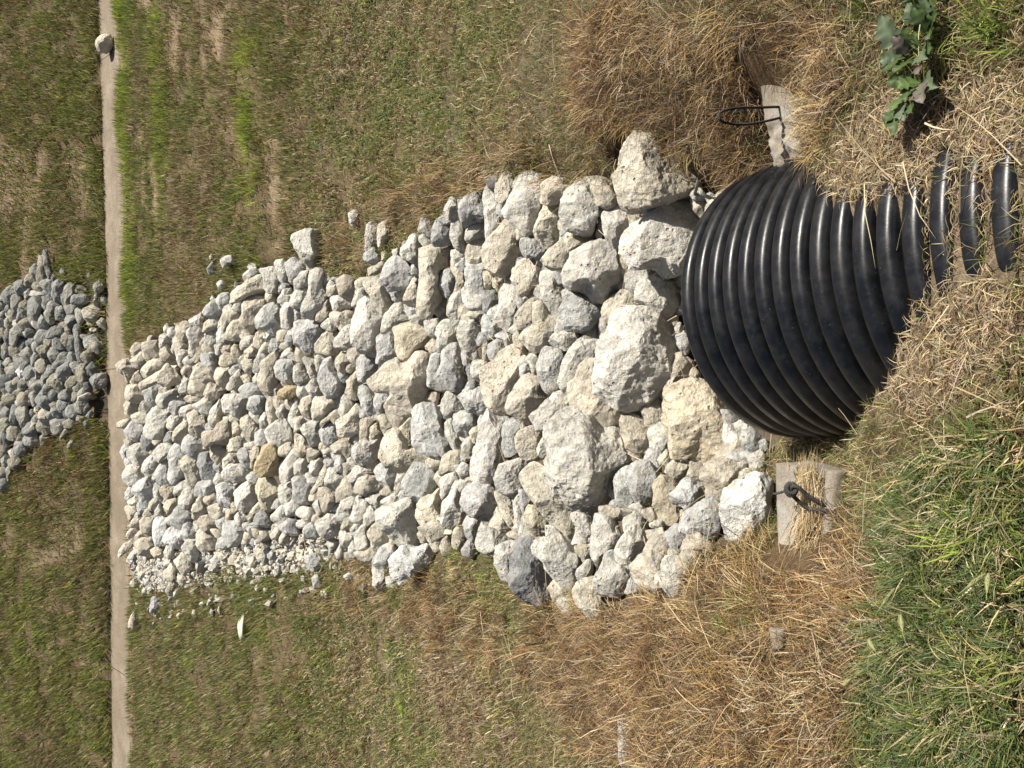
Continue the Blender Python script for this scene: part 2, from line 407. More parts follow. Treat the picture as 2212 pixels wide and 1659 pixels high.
# concrete channel on the basin floor, cast in bays with open joints
chan = bpy.data.objects.new('concrete_channel', None); col.objects.link(chan); tag(chan, kind='structure')
jx = [-60, -3.9, floor_pt(np.array(241.), np.array(797.))[0] + 0.0, 4.6, 60]
for a, b in zip(jx[:-1], jx[1:]):
    xs = np.linspace(a + .004, b - .004, 60); v = []; n = len(xs)
    rows = [(-.10, -.2), (-.02, -.012), (.12, -.028), (.4, -.045), (.62, -.032), (1.0, -.010), (1.03, -.2)]
    for f, zz in rows:
        yy = yn(xs) + (yf(xs) - yn(xs)) * f
        v.append(np.stack([xs, yy + .03 * n2(xs, xs * 0 + f, 3.0, 90), np.full(n, zz) + .006 * n2(xs, xs * 0 + f * 3, 2.0, 91)], 1))
    v = np.concatenate(v); ii = np.arange(len(v)).reshape(len(rows), n)
    q = np.stack([ii[:-1, :-1], ii[:-1, 1:], ii[1:, 1:], ii[1:, :-1]], -1).reshape(-1, 4)
    me = np_mesh('bay', v, q)
    link('bay', me, CHANNEL, chan)
STONES = """
@ 1900 480 2
c|1280,80 1330,30 1370,90 1360,180 1420,300 1560,400 1690,510 1620,580 1540,590 1400,650 1340,690 1170,670 1090,620 1060,500 1060,400 1110,330 1090,260 1130,170 1210,110|large cream boulder with a shaded face overhung by dry grass|overhung cream boulder
w|1540,590 1640,600 1660,720 1770,860 1640,1020 1600,1130 1510,1190 1450,1170 1380,1070 1210,1110 1100,1000 1095,910 1190,850 1300,800 1360,700 1420,640|wide pale slab with a crack, touching the top of the black pipe mouth|cracked slab
t|1650,605 1760,605 1760,680 1745,780 1700,740 1660,700
c|1880,535 1970,620 1960,700 1850,790 1780,845 1750,770 1770,660|cream angular rock against the pipe, between the cracked slab and the rough concrete block|cream rock at the pipe's upper edge
w|1970,640 2060,575 2170,590 2060,650 1980,700
w|960,700 1050,650 1140,690 1150,760 1145,850 1100,870 1090,960 1060,1040 990,970 950,880 940,770
t|1155,700 1300,710 1290,790 1220,850 1150,850
w|640,600 730,500 790,490 890,560 910,640 890,780 840,880 740,860 640,800 615,700|pale rounded rock below the dark hole in the bank|pale rock under the bank hole
c|540,625 605,650 615,760 635,800 610,920 530,990 430,910 410,850 450,750 490,660
w|330,410 440,420 485,440 470,560 470,700 400,820 370,890 300,850 220,780 165,730 210,620 260,520 300,450|tall white rock on the upper rim of the stones beside dry grass|tall white rim rock
c|180,390 240,430 270,480 240,560 170,680 110,600 100,530 140,450
w|20,500 110,490 110,600 120,700 145,800 140,880 40,920 15,700 10,560
c|190,770 270,830 280,920 260,990 330,1050 280,1110 170,1220 60,1170 10,1100 0,1000 60,920 130,840
g|280,930 400,910 480,930 540,970 500,1040 410,1070 330,1060 290,990
g|410,1000 500,1000 490,1060 470,1120 500,1160 440,1140 400,1060
c|700,850 850,880 850,930 720,1020 690,1110 640,1150 640,1200 520,1160 475,1080 530,1010 620,930
w|900,910 960,950 1010,1040 1050,1170 1100,1240 1000,1340 950,1400 870,1370 830,1290 740,1310 660,1270 640,1180 690,1110 720,1030 830,960|big pale pointed rock between the cracked slab and the round pitted rock|big pale pointed rock
c|1060,1050 1130,1040 1200,1110 1160,1180 1130,1250 1070,1180 1045,1110
w|1230,1130 1300,1060 1380,1080 1450,1170 1400,1190 1280,1240 1200,1330 1150,1310 1140,1220 1190,1140
w|1250,1250 1400,1180 1500,1190 1550,1260 1530,1420 1480,1510 1430,1545 1340,1510 1280,1460 1210,1400 1210,1330|pale blocky rock just under the cracked slab, close to the pipe lip|pale block near the pipe lip
c|1000,1390 1090,1335 1190,1350 1250,1430 1280,1490 1200,1480 1090,1510 1030,1600 960,1560 950,1470
g|660,1310 740,1320 830,1350 900,1400 940,1480 920,1570 850,1640 760,1640 660,1630 620,1560 610,1480 640,1420 640,1360|round grey pitted rock with a shaded lower half|round pitted rock
w|470,1190 520,1170 580,1250 630,1320 640,1420 610,1480 610,1530 520,1510 480,1420 460,1300
c|250,1160 320,1090 400,1080 450,1130 470,1180 460,1300 400,1320 320,1380 290,1380 280,1310 230,1240
w|175,1185 235,1180 230,1260 180,1270
w|190,1270 270,1300 290,1390 270,1480 280,1570 230,1630 150,1570 125,1480 140,1370
c|280,1490 340,1420 450,1300 470,1400 400,1430 390,1600 300,1620 270,1560
c|400,1420 480,1420 500,1520 600,1560 600,1620 590,1680 520,1750 470,1780 390,1815 330,1740 290,1680 400,1600
g|0,1520 90,1530 180,1620 100,1680 60,1710 0,1660
c|0,1180 60,1180 85,1220 70,1300 0,1350
t|80,1230 160,1220 170,1290 130,1340 80,1290
d|0,1340 100,1330 130,1380 100,1430 40,1500 0,1500
w|930,1530 1020,1590 1030,1680 970,1730 930,1700 915,1610
o|1440,1560 1530,1480 1540,1640 1490,1630
t|930,740 960,720 940,860 950,920 890,900
@ 1900 1280 2
w|1090,-110 1200,-120 1350,-70 1460,-20 1490,40 1505,130 1480,280 1440,380 1360,500 1290,590 1200,600 1130,640 1050,620 980,560 900,520 890,420 910,300 920,210 980,100 1020,-20|biggest pale boulder, right in front of the pipe mouth|biggest boulder
w|770,110 950,110 960,140 920,220 900,290 850,250 750,300 710,380 720,430 640,530 610,440 640,300 680,200 730,150
c|760,330 840,240 900,290 890,430 900,520 990,570 1050,640 1060,740 1040,800 950,860 880,800 760,720 710,640 680,540 690,480 740,420|long cream boulder leaning on the biggest boulder|leaning long boulder
g|480,200 560,160 640,200 640,260 620,380 610,520 530,570 490,530 450,420 430,330|upright grey-white rock left of the leaning long boulder|upright grey-white rock
w|530,120 600,40 720,60 780,80 730,150 660,200 560,160
w|340,280 370,220 440,250 430,340 400,390 370,310
g|290,340 340,300 390,350 350,390 300,430
c|170,210 260,180 310,200 330,280 290,340 290,430 240,560 210,700 150,730 90,650 30,580 0,480 0,340 90,290|large warm cream slab in the middle of the near stones|warm cream slab
c|290,440 360,390 430,400 450,500 500,570 430,640 400,720 280,720 200,690 190,640 220,560
g|100,90 190,30 250,60 250,170 200,190 160,120
g|50,150 120,110 190,150 190,210 70,280 40,220
c|0,130 50,130 40,220 70,290 0,330
c|240,80 300,60 290,120 340,190 330,280 300,190 250,170
w|395,700 500,610 640,540 690,570 700,680 600,710 520,750 480,830 430,820
c|680,650 740,690 720,730 650,720
w|560,740 700,740 830,770 920,850 1040,860 1070,930 1100,1060 1060,1200 1030,1370 960,1430 910,1500 860,1525 760,1470 690,1420 610,1330 540,1270 495,1190 530,1060 530,950 500,860 510,790|great white flat slab below the leaning long boulder|great white slab
w|440,940 500,860 550,950 530,1030 460,1040 430,990
g|180,760 260,720 340,750 340,790 280,860 260,950 290,1030 200,1030 160,970 160,830
c|290,820 350,780 410,800 460,860 440,930 430,1010 480,1050 390,1070 310,1040 270,970 265,890
w|70,660 130,720 170,770 150,850 160,980 190,1050 120,1130 100,1200 0,1240 -76,1212 -88,1114 -28,862 0,740|tall pale ridged slab below the warm cream slab|tall ridged slab
w|120,1130 200,1080 320,1050 360,1100 330,1150 310,1250 210,1330 120,1290 105,1200
c|310,1200 400,1110 500,1090 500,1200 540,1280 620,1350 690,1420 700,1500 760,1570 740,1650 690,1700 620,1600 520,1530 440,1440 380,1340|long cream slab along the lower left edge of the great white slab|long cream slab
g|300,1290 350,1300 390,1370 340,1430 330,1500 290,1400
c|100,1310 150,1320 220,1380 250,1480 270,1610 200,1580 140,1450
w|240,1340 290,1360 330,1450 340,1560 340,1660 280,1620 250,1500
o|370,1420 430,1430 500,1530 490,1630 430,1660 350,1590 330,1500|smooth tan rock tucked below the long cream slab|smooth tan rock
g|-60,1250 40,1255 110,1330 130,1430 100,1520 0,1530 -110,1480 -170,1400 -140,1300|round grey pitted rock with a yellow cap near the lower edge|yellow-capped grey rock
g|1050,1180 1150,1120 1170,1250 1220,1400 1130,1450 1060,1400 1040,1300
g|1180,1090 1270,1070 1340,1120 1400,1170 1330,1230 1340,1290 1340,1430 1260,1440 1200,1370 1150,1260 1140,1160|grey boulder right of the great white slab|grey boulder
t|1120,680 1190,650 1250,700 1280,790 1330,880 1330,970 1280,1040 1200,1010 1110,970 1110,880 1080,760|knobbly tan banded rock below the biggest boulder|knobbly banded rock
c|1200,620 1330,540 1420,660 1430,740 1350,810 1290,800 1250,690
o|1490,510 1580,460 1670,455 1760,560 1820,660 1890,740 1900,900 1910,1040 1830,1080 1740,1090 1640,1070 1550,1040 1490,1030 1480,860 1450,750 1440,640 1460,560|large yellowish boulder against the lower lip of the pipe|yellowish boulder
w|1910,770 2000,800 2060,860 2040,950 2000,1010 1930,1000 1905,900
t|1500,220 1560,200 1600,330 1660,440 1560,460 1480,520 1430,570 1390,480 1440,390 1490,300
c|1400,1030 1450,980 1490,1050 1460,1110 1400,1100 1385,1060
c|1460,1100 1560,1040 1640,1080 1600,1170 1540,1240 1480,1200 1440,1150
t|1640,1080 1730,1100 1720,1250 1650,1240 1610,1180
g|1480,1330 1560,1260 1610,1200 1650,1250 1740,1260 1770,1330 1720,1420 1640,1460 1560,1420 1500,1380
o|1340,1230 1420,1200 1500,1220 1510,1280 1470,1330 1530,1410 1550,1550 1500,1610 1420,1590 1390,1490 1340,1410 1350,1310|narrow ochre rock standing below the yellowish boulder|narrow ochre rock
t|1740,1130 1830,1070 2000,1060 2070,1150 2040,1230 1900,1310 1780,1290 1725,1210|blunt tan rock between the yellowish boulder and the white wedge by the concrete block|blunt tan rock
w|2110,990 2212,980 2230,1180 2130,1160 2100,1060
W|2140,1170 2270,1220 2278,1320 2212,1500 2130,1590 2040,1640 1990,1704 1900,1600 1880,1500 1865,1430 1920,1330 2000,1250|white wedge of rock beside the smooth concrete block|white wedge
t|1560,1460 1630,1460 1620,1560 1560,1580
t|920,1430 990,1420 1080,1450 1210,1450 1180,1510 1090,1540 980,1530 940,1490
t|1100,900 1200,1010 1280,1040 1110,1130 1090,1060
t|1250,1460 1340,1440 1380,1550 1330,1560 1270,1510
w|700,1480 800,1490 870,1540 850,1640 830,1750 770,1720 760,1620 720,1560
@ 1900 1800 2
w|-20,530 80,550 240,640 120,690 95,760 -40,720 -52,640
w|930,450 1010,490 1070,580 1070,660 990,740 940,870 870,850 860,700 870,590 890,490
w|1110,590 1190,545 1270,570 1300,640 1240,760 1200,820 1140,900 1080,860 1050,760 1060,680
t|1290,580 1400,560 1450,600 1330,660 1300,640
c|1370,600 1440,590 1480,680 1470,760 1420,830 1410,950 1340,1000 1230,990 1200,930 1170,870 1240,800 1290,690|bright cream wedge rock with its tip buried in dry grass|bright cream wedge
w|1440,800 1540,790 1560,870 1540,1090 1480,1060 1415,990
t|1600,650 1700,600 1800,690 1780,780 1570,740
d|280,720 360,650 400,680 450,790 490,870 530,950 500,1080 480,1150 380,1140 280,1090 210,1050 210,1000 240,900 260,800|dark blue-grey rock on the lower edge of the stones|dark blue-grey rock
w|400,680 500,640 590,605 640,640 700,720 790,790 750,900 740,970 690,1010 590,970 500,900 490,820 430,760|broad white rock touching the dark blue-grey rock|broad white rock
w|110,710 210,650 300,660 280,740 260,820 240,910 200,970 130,890 95,790
w|750,880 850,790 870,900 830,960 760,980 735,920
t|560,980 640,970 720,1060 700,1100 560,1120 520,1030
c|740,990 880,950 900,1020 940,1180 960,1290 860,1270 760,1180 715,1090 720,1030
w|500,540 560,530 620,600 560,620 500,630
@ 1160 700 3
w|0,690 120,640 240,620 270,760 280,900 230,1010 140,1030 90,980 40,850|lone pale block on the upper rim with a shaded front|lone rim block
w|640,430 700,380 760,400 750,500 710,590 650,530
w|860,570 940,530 990,560 980,700 970,790 900,860 840,850 835,700
c|1000,560 1080,510 1130,560 1130,680 1070,760 1000,830 980,720
g|820,930 940,830 1020,920 1010,990 910,1030 830,980
t|870,1080 1040,990 1120,1010 1000,1110 890,1170
t|1030,880 1110,880 1110,960 1030,990
g|1500,480 1640,475 1640,650 1600,690 1460,620 1470,560
w|1780,340 1860,230 1940,340 1970,420 1900,490 1820,500 1760,420
w|1860,560 1950,470 2000,520 1990,640 2000,800 1950,860 1880,800 1840,700
w|2020,620 2090,560 2080,680 2010,740
w|1250,890 1340,750 1380,680 1490,690 1500,800 1470,1000 1380,990 1280,940
c|1480,870 1640,800 1810,790 1850,960 1840,1050 1760,1120 1700,1230 1720,1350 1640,1480 1640,1620 1560,1650 1470,1600 1460,1450 1480,1250 1490,1050|tall tan slab with a shaded upper end near the upper rim|tall tan slab
g|1700,1220 1780,1090 1880,1080 1890,1200 1870,1370 1790,1410 1740,1340 1685,1280
w|1660,1520 1740,1370 1790,1400 1780,1590 1720,1650 1650,1600
c|1900,1100 2010,1090 1990,1180 1990,1400 1880,1390 1910,1230
w|1860,1390 1960,1330 1990,1480 2030,1600 1900,1680 1790,1620 1820,1490
c|2050,800 2150,690 2230,680 2290,800 2250,960 2160,1000 2040,1020 2030,900
g|2013,1068 2250,1011 2340,1158 2304,1320 2178,1392 2049,1338
w|1995,1266 2052,1356 2178,1392 2340,1338 2394,1446 2286,1536 2070,1572 1995,1428
c|1300,1400 1360,1270 1450,1140 1480,1170 1470,1400 1450,1510 1340,1490 1290,1460
c|830,1210 950,1180 1090,1250 1100,1350 1190,1480 1140,1590 1060,1640 1000,1570 920,1440 880,1340
g|1110,1320 1180,1350 1280,1410 1250,1480 1160,1450
w|740,1330 820,1300 870,1340 920,1470 830,1450 730,1520 680,1510
w|720,1580 760,1470 840,1440 950,1510 1050,1650 1020,1750 980,1920 900,2020 790,2050 700,1960 690,1800 690,1700|smooth oval pale boulder in the upper middle of the stones|oval boulder
w|1070,1640 1180,1500 1260,1490 1320,1560 1330,1620 1390,1700 1280,1700 1220,1760 1160,1780 1050,1830 1030,1800 1060,1700
w|0,1230 70,1110 170,1110 180,1270 60,1350 0,1320
w|190,1120 300,1080 340,1160 330,1290 370,1340 420,1420 310,1550 200,1640 130,1640 80,1540 130,1440 180,1380
w|380,1280 420,1200 490,1230 440,1320 390,1340
w|440,1400 560,1380 660,1430 680,1510 560,1590 460,1570 430,1480
c|400,1640 480,1570 560,1590 690,1570 700,1660 690,1730 560,1830 520,1760 430,1700
g|0,1520 60,1550 110,1660 60,1700 0,1700
g|1290,1500 1440,1530 1470,1600 1440,1650 1340,1640 1310,1560
w|1850,860 1910,850 1980,920 1970,1010 1880,1040 1850,960
@ 1160 1253 3
g|0,60 180,20 310,70 370,150 270,270 250,380 120,390 0,300|grey block with a big shaded face left of the oval boulder|shaded grey block
w|320,90 400,0 500,0 520,90 480,150 400,160
c|260,330 340,200 430,150 520,180 500,300 540,380 460,490 360,450 260,390
w|500,260 570,140 650,60 700,70 690,250 720,360 620,390 500,350 480,320
g|1040,170 1110,130 1170,130 1200,250 1220,400 1160,480 1040,560 970,510 990,330 980,230
o|1190,120 1330,60 1480,90 1560,190 1590,230 1530,330 1400,480 1310,550 1250,500 1220,380 1210,230|ochre-stained angular rock just above the broad flat slab|ochre-stained rock
w|1540,30 1690,10 1700,110 1680,240 1600,210 1530,130
w|1680,120 1750,30 1880,50 1950,20 1940,130 1920,260 1830,320 1750,370 1690,400 1700,230 1670,180
w|1960,60 2000,0 2150,0 2200,120 2160,300 2150,370 2050,440 1980,330 1940,260 1930,150
c|1590,290 1640,230 1690,260 1690,400 1620,420 1540,340
g|1610,430 1740,420 1740,540 1690,640 1720,790 1800,830 1730,850 1580,800 1570,620
g|1750,390 1920,300 1970,430 2010,570 2010,680 2060,780 1990,850 1870,850 1750,790 1690,680 1740,540|blocky grey rock at the right end of the broad flat slab|blocky grey rock
c|1220,490 1260,550 1320,560 1400,480 1530,350 1600,430 1570,620 1580,800 1590,870 1540,970 1450,1000 1430,1120 1300,1130 1160,1090 1060,1010 1160,990 1150,870 1000,860 910,810 960,710 1030,610 1110,530|broad flat sunlit slab in the centre of the stones|broad flat slab
g|1000,870 1150,860 1170,1000 1070,1000 1060,1130 1000,1160 930,960
g|770,820 850,790 900,830 940,930 960,1020 1000,1100 990,1150 880,1130 820,1060 770,930
t|630,720 740,630 760,720 790,780 760,880 730,1010 680,960 610,900 610,800
g|740,500 810,420 900,440 980,520 950,660 830,750 770,740 740,600
t|460,530 550,400 640,420 650,480 700,520 620,540 600,650 520,620
c|620,540 690,520 730,570 660,650 610,620
g|300,590 360,480 440,500 470,600 540,680 600,760 560,870 500,930 390,930 320,850 280,740|grey-white blotched rock left of the broad flat slab|blotched grey-white rock
w|240,440 290,410 360,470 310,550 270,640 250,540
w|110,470 200,480 250,560 260,640 270,740 190,700 150,600
w|0,590 70,530 150,620 180,700 140,760 60,790 0,740
w|140,810 210,720 280,790 350,900 280,940 220,940 160,860
t|50,1050 100,950 190,910 220,990 220,1100 200,1190 110,1140
c|230,950 330,930 480,950 540,1040 440,1110 320,1200 220,1180 220,1060
w|540,1020 590,910 680,960 720,1030 650,1120 560,1170 530,1090
c|500,1210 570,1170 660,1120 730,1030 790,1080 770,1200 770,1330 680,1410 550,1410 510,1290
w|80,1310 180,1230 290,1200 310,1290 310,1420 320,1480 190,1510 140,1410
g|300,1320 420,1210 490,1290 520,1380 480,1440 380,1510 310,1410
t|320,1220 430,1120 520,1060 540,1150 490,1250 430,1200 300,1290
t|780,1210 880,1170 960,1200 900,1280 890,1430 860,1460 780,1440
o|900,1290 980,1240 1040,1330 1010,1430 890,1430
t|990,1170 1060,1130 1110,1170 1230,1310 1170,1330 1060,1370 1020,1260
c|1040,1470 1110,1350 1210,1310 1260,1400 1330,1480 1330,1550 1460,1520 1580,1620 1640,1640 1500,1700 1300,1800 1180,1790 1060,1720 1010,1630|large lumpy cream rock below the broad flat slab|lumpy cream rock
c|1230,1310 1390,1170 1410,1250 1400,1380 1330,1480 1250,1400
g|1420,1110 1480,1020 1640,1050 1720,1110 1760,1220 1780,1390 1870,1510 1830,1590 1730,1640 1580,1600 1410,1510 1400,1380 1400,1250|large grey block with shadowed faces below the broad flat slab|large grey block
w|1740,1000 1810,840 1960,860 1960,940 2030,980 1990,1100 1880,1150 1810,1210 1750,1120
g|1890,1140 1990,1100 2100,1080 2170,1170 2160,1260 2030,1400 1920,1370 1880,1240
w|1790,1250 1860,1180 1900,1340 1960,1410 1970,1500 1920,1580 1850,1500 1780,1380
t|1560,960 1600,880 1710,850 1710,930 1680,1030 1620,1000
d|2030,590 2110,540 2190,600 2180,700 2130,830 2080,860 2060,740
g|2090,400 2160,390 2190,520 2130,560
w|1970,860 2080,800 2090,880 2010,900
w|1980,1490 2040,1420 2110,1400 2120,1470 2090,1590 2060,1680 1970,1660
c|0,1380 110,1390 140,1480 190,1520 170,1580 60,1650 0,1600
c|170,1540 260,1510 310,1530 300,1600 180,1700 150,1640
c|440,1490 560,1420 680,1430 720,1490 690,1560 650,1660 550,1600 470,1600
w|700,1500 820,1450 880,1480 1000,1430 1030,1480 1000,1640 920,1700 780,1740 690,1650
w|330,1560 430,1520 450,1590 430,1620 330,1600
w|0,930 60,930 50,1050 60,1140 0,1150
c|0,1180 120,1150 150,1220 80,1320 0,1360
@ 1160 1806 3
w|0,60 60,0 140,10 150,120 100,200 0,190
w|180,160 200,30 330,0 350,60 280,190 200,200
g|350,10 490,0 500,80 430,100 350,60
c|190,400 260,290 300,170 370,70 390,110 380,250 390,290 300,340 220,420
w|390,200 410,120 500,110 520,180 600,220 580,330 500,370 370,310
t|570,60 650,50 690,90 650,170 600,190
g|0,220 130,210 200,280 190,400 190,530 90,530 0,480
t|290,350 370,340 510,390 520,480 480,550 350,640 310,540 290,450|squared tan block among the lower middle stones|squared tan block
w|215,540 280,480 310,550 330,640 280,690
w|640,200 720,90 850,80 960,170 900,190 760,220 690,290
c|720,330 760,240 880,200 1000,220 1060,310 1000,400 920,410 820,440 720,400
t|1060,340 1130,330 1190,420 1100,450 1000,410
w|1190,300 1210,200 1310,180 1300,260 1270,400 1220,430 1180,380
g|1370,130 1430,50 1530,80 1650,140 1730,190 1710,290 1630,400 1540,450 1480,500 1340,430 1290,370 1280,270 1330,190|smooth grey rounded rock below the large grey block|smooth grey rock
c|1460,540 1500,470 1620,440 1690,370 1730,420 1740,530 1720,710 1620,770 1520,810 1480,740 1450,640|cream rock just below the smooth grey rounded rock|cream rock under the smooth grey rock
w|1720,250 1780,200 1890,160 1980,270 1930,290 1850,330 1790,450 1740,480 1740,380
w|1830,440 1870,320 1930,280 1970,390 1970,540 2050,660 1930,790 1810,810 1740,770 1750,530
w|1920,140 1970,50 2050,50 2090,120 2050,200 1960,230
t|1450,880 1500,830 1560,860 1600,960 1500,1000 1465,940
t|1610,970 1680,910 1760,960 1730,1080 1660,1100 1600,1020
t|1860,920 1900,810 1950,790 2010,930 1970,1060 1920,1100 1860,1020
g|1990,780 2050,660 2130,650 2190,700 2180,830 2130,900 2110,980 2040,920
g|1970,1080 2050,970 2120,1000 2140,1090 2100,1180 2000,1140
w|970,640 1060,570 1190,550 1300,480 1400,460 1440,560 1470,740 1460,900 1450,1030 1340,1020 1230,980 1140,940 1060,820 1000,740|rugged grey-white boulder at the lower edge of the middle stones|rugged grey-white boulder
w|720,880 830,770 870,870 880,960 920,1000 870,1090 750,1100 720,980
c|850,840 980,750 1060,830 1110,910 1080,1020 1000,1090 930,1060 900,960
w|810,680 910,560 960,650 970,720 860,820 820,770
w|530,940 550,850 690,860 700,950 620,1050 540,1030
c|560,790 610,690 650,690 720,760 690,850 560,830
w|270,760 420,640 490,660 540,750 530,880 420,930 340,940 280,860
w|430,590 480,530 530,560 520,620 460,640
w|530,590 560,500 680,440 760,490 690,560 660,690 600,620
w|690,620 720,520 830,490 880,560 840,630 810,760 670,740 650,700
w|820,480 900,440 1020,410 990,600 920,540
W|1140,1200 1260,1050 1440,1070 1560,990 1600,1080 1620,1210 1550,1250 1400,1320 1280,1400 1160,1380 1150,1290|bright white rock at the lower edge half hidden by brown grass|bright white edge rock
w|930,1290 970,1240 1040,1260 1080,1350 1080,1440 1050,1550 990,1550 940,1470|slim white stone lying alone in the dry grass below the stones|slim lone stone
w|20,640 90,560 210,580 240,680 200,760 60,690
w|30,740 130,700 190,780 120,830 20,810
g|140,1150 240,1120 320,1170 310,1290 220,1320 150,1250
g|200,1400 270,1370 310,1430 310,1510 230,1530
w|580,1390 640,1340 690,1370 690,1430 610,1420
w|480,1120 540,1010 600,1110 580,1180 500,1170
w|380,1000 430,930 510,960 510,1050 410,1080
w|350,1620 380,1570 410,1640 380,1660
@ 430 1000 3
t|95,1310 150,1250 240,1240 320,1340 280,1450 220,1520 180,1430 100,1380|tan angular rock jutting over the edge of the concrete channel|jutting tan rock
t|250,1260 330,1190 400,1150 450,1220 420,1320 340,1360 290,1330
t|250,1510 350,1380 410,1460 370,1540 290,1560
c|400,1360 460,1270 600,1240 690,1290 580,1370 440,1460 390,1430
c|350,1560 480,1460 640,1370 740,1280 800,1340 870,1440 800,1540 650,1560 570,1490 440,1600|long cream rock near the channel end of the stones|long cream channel-end rock
g|410,1640 480,1560 560,1490 640,1560 600,1640 570,1780 500,1790
w|560,1720 600,1650 700,1640 790,1600 790,1680 710,1790 650,1830 590,1780
w|830,1600 860,1480 930,1430 970,1490 960,1580 900,1650 840,1650
c|850,1370 950,1300 1010,1290 960,1410 870,1430
c|980,1400 1080,1300 1170,1290 1250,1380 1260,1520 1140,1530 1080,1480 960,1480
g|1080,1190 1220,1170 1260,1230 1250,1380 1250,1460 1150,1430 1120,1300|blue-grey squared rock in the far part of the stones|squared blue-grey rock
w|780,1130 870,1120 940,1150 900,1240 860,1320 800,1260
w|890,1230 930,1190 1000,1260 1030,1290 930,1320 870,1280
w|930,930 1000,880 1100,880 1110,980 1080,1080 1010,1210 940,1190 950,1040
c|1080,1060 1110,980 1150,1000 1130,1110 1070,1110
t|990,1260 1060,1090 1150,1140 1080,1200 1080,1290
c|1120,830 1250,740 1310,760 1310,850 1200,900 1120,930
w|1140,950 1230,870 1310,900 1290,1040 1200,1100 1140,1070
c|1320,760 1380,650 1470,640 1550,680 1500,780 1400,820 1380,920 1320,850
w|1330,690 1360,620 1430,590 1460,640 1370,680
c|1400,870 1490,800 1560,770 1610,850 1590,960 1530,1020 1450,1000 1390,960
c|1440,470 1580,350 1780,250 1830,310 1840,420 1700,470 1600,540 1490,610 1440,580|long cream slab on the upper rim of the far stones|long rim slab
t|1590,560 1680,510 1810,510 1860,600 1790,700 1780,800 1720,910 1630,910 1580,780 1570,650|banded grey block just below the long rim slab|banded grey block
w|1780,190 1940,140 2000,230 2010,330 1980,430 1880,460 1840,380 1830,280
w|1960,90 2060,70 2110,130 2100,270 2060,340 2010,290 1980,190
c|1850,470 1970,460 1960,570 1880,570 1840,530
g|2000,390 2070,340 2130,350 2100,410 2020,470
w|2000,520 2060,430 2140,410 2190,520 2120,580 2000,580
g|1730,760 1850,620 1960,590 2020,650 2030,770 2060,900 1970,970 1850,890 1740,860|pale rock with a dark blue-grey underside right of the banded grey block|dark-bellied rock
w|2030,680 2100,580 2200,600 2190,780 2110,910 2050,850
w|1540,1070 1600,980 1690,960 1720,1030 1650,1110 1560,1130
c|1700,1010 1780,920 1850,950 1850,1060 1800,1100 1720,1080
g|1880,1120 1930,1000 2000,990 2050,1070 1970,1170 1890,1160
d|1840,940 1930,940 1930,1010 1850,1060
t|1440,1110 1500,1050 1550,1140 1590,1240 1530,1220 1450,1180
o|1310,1230 1380,1170 1490,1190 1570,1270 1460,1310 1370,1340 1310,1310
w|1250,1080 1310,1050 1350,1120 1320,1200 1270,1200
c|1340,1100 1410,1010 1450,1030 1430,1140 1360,1140
c|1590,1160 1680,1090 1750,1130 1720,1210 1620,1210
c|1560,1290 1620,1230 1720,1220 1710,1320 1680,1430 1620,1400
w|1700,1330 1760,1180 1840,1150 1880,1190 1830,1300 1780,1390 1710,1390
t|1790,1410 1860,1230 1930,1180 2020,1200 1990,1320 1960,1430 2010,1540 1900,1640 1840,1640 1780,1530|upright tan wedge rock in the middle of the far stones|upright tan wedge
g|1950,1340 2050,1230 2160,1250 2180,1370 2140,1470 2190,1540 2080,1540 1990,1450
w|2060,1160 2130,1110 2230,1180 2230,1280 2100,1230 2030,1230
g|2120,920 2211,860 2230,1040 2120,1080 2080,1040
c|1270,1360 1350,1340 1450,1340 1420,1480 1390,1580 1290,1540 1260,1450
w|1390,1580 1480,1420 1530,1360 1560,1430 1570,1520 1500,1590 1420,1610
c|1560,1450 1660,1410 1690,1460 1680,1540 1610,1560
w|1690,1470 1740,1420 1780,1500 1780,1570 1720,1560
c|1130,1660 1180,1530 1280,1550 1360,1610 1300,1700 1180,1730
w|600,960 660,940 740,970 740,1060 660,1090 620,1140 590,1080|pale block standing apart in the short grass near the channel|apart-standing block
w|640,870 690,820 730,870 720,930 650,920
w|760,1000 800,940 820,990 780,1060 740,1040
w|1040,730 1100,690 1120,760 1070,820|small white stone in the grass just off the upper rim of the far stones|small off-rim stone
w|1300,70 1400,20 1490,20 1490,130 1420,110 1360,170|white angular stone out in the grass above the far stones|outlying angular stone
g|1160,180 1220,90 1250,160 1230,240 1170,230
w|1180,30 1210,0 1230,40 1200,80
w|1270,350 1310,310 1370,330 1360,400 1300,430
w|430,1080 470,970 520,960 500,1050
w|720,1120 770,1120 770,1210 730,1190
w|1190,530 1220,490 1250,530 1210,560
O|2000,1640 2110,1550 2220,1570 2230,1660 2150,1700 2020,1720|rounded yellow-ochre rock in the middle of the stones|yellow-ochre rock
@ 430 1553 3
c|200,130 230,50 300,70 350,130 330,250 240,270 190,220
w|370,130 400,80 480,130 500,200 430,240 370,200
g|720,100 800,50 890,40 920,100 830,170 790,240 720,190
t|890,30 960,0 1100,10 1110,100 1020,110 930,90
w|460,330 490,220 570,150 640,190 720,210 690,330 650,430 600,500 500,520 440,470|lumpy white rock near the channel end|lumpy white rock
w|820,210 860,150 1000,110 1030,160 950,200 930,260 840,260
c|950,220 1060,170 1130,240 1180,330 1140,430 1060,520 980,460 950,330
w|690,300 740,250 820,260 860,310 800,360 740,430 690,390
c|760,490 830,380 900,320 950,350 950,460 900,560 840,600 770,550|pale oblong rock left of the dark hollow in the far stones|pale oblong rock
d|390,490 430,460 510,510 540,590 470,670 400,630
W|130,680 180,590 240,610 240,700 230,780 180,770|small bright white stone on the channel edge|small white channel stone
c|90,360 140,310 240,290 230,360 160,400 100,390
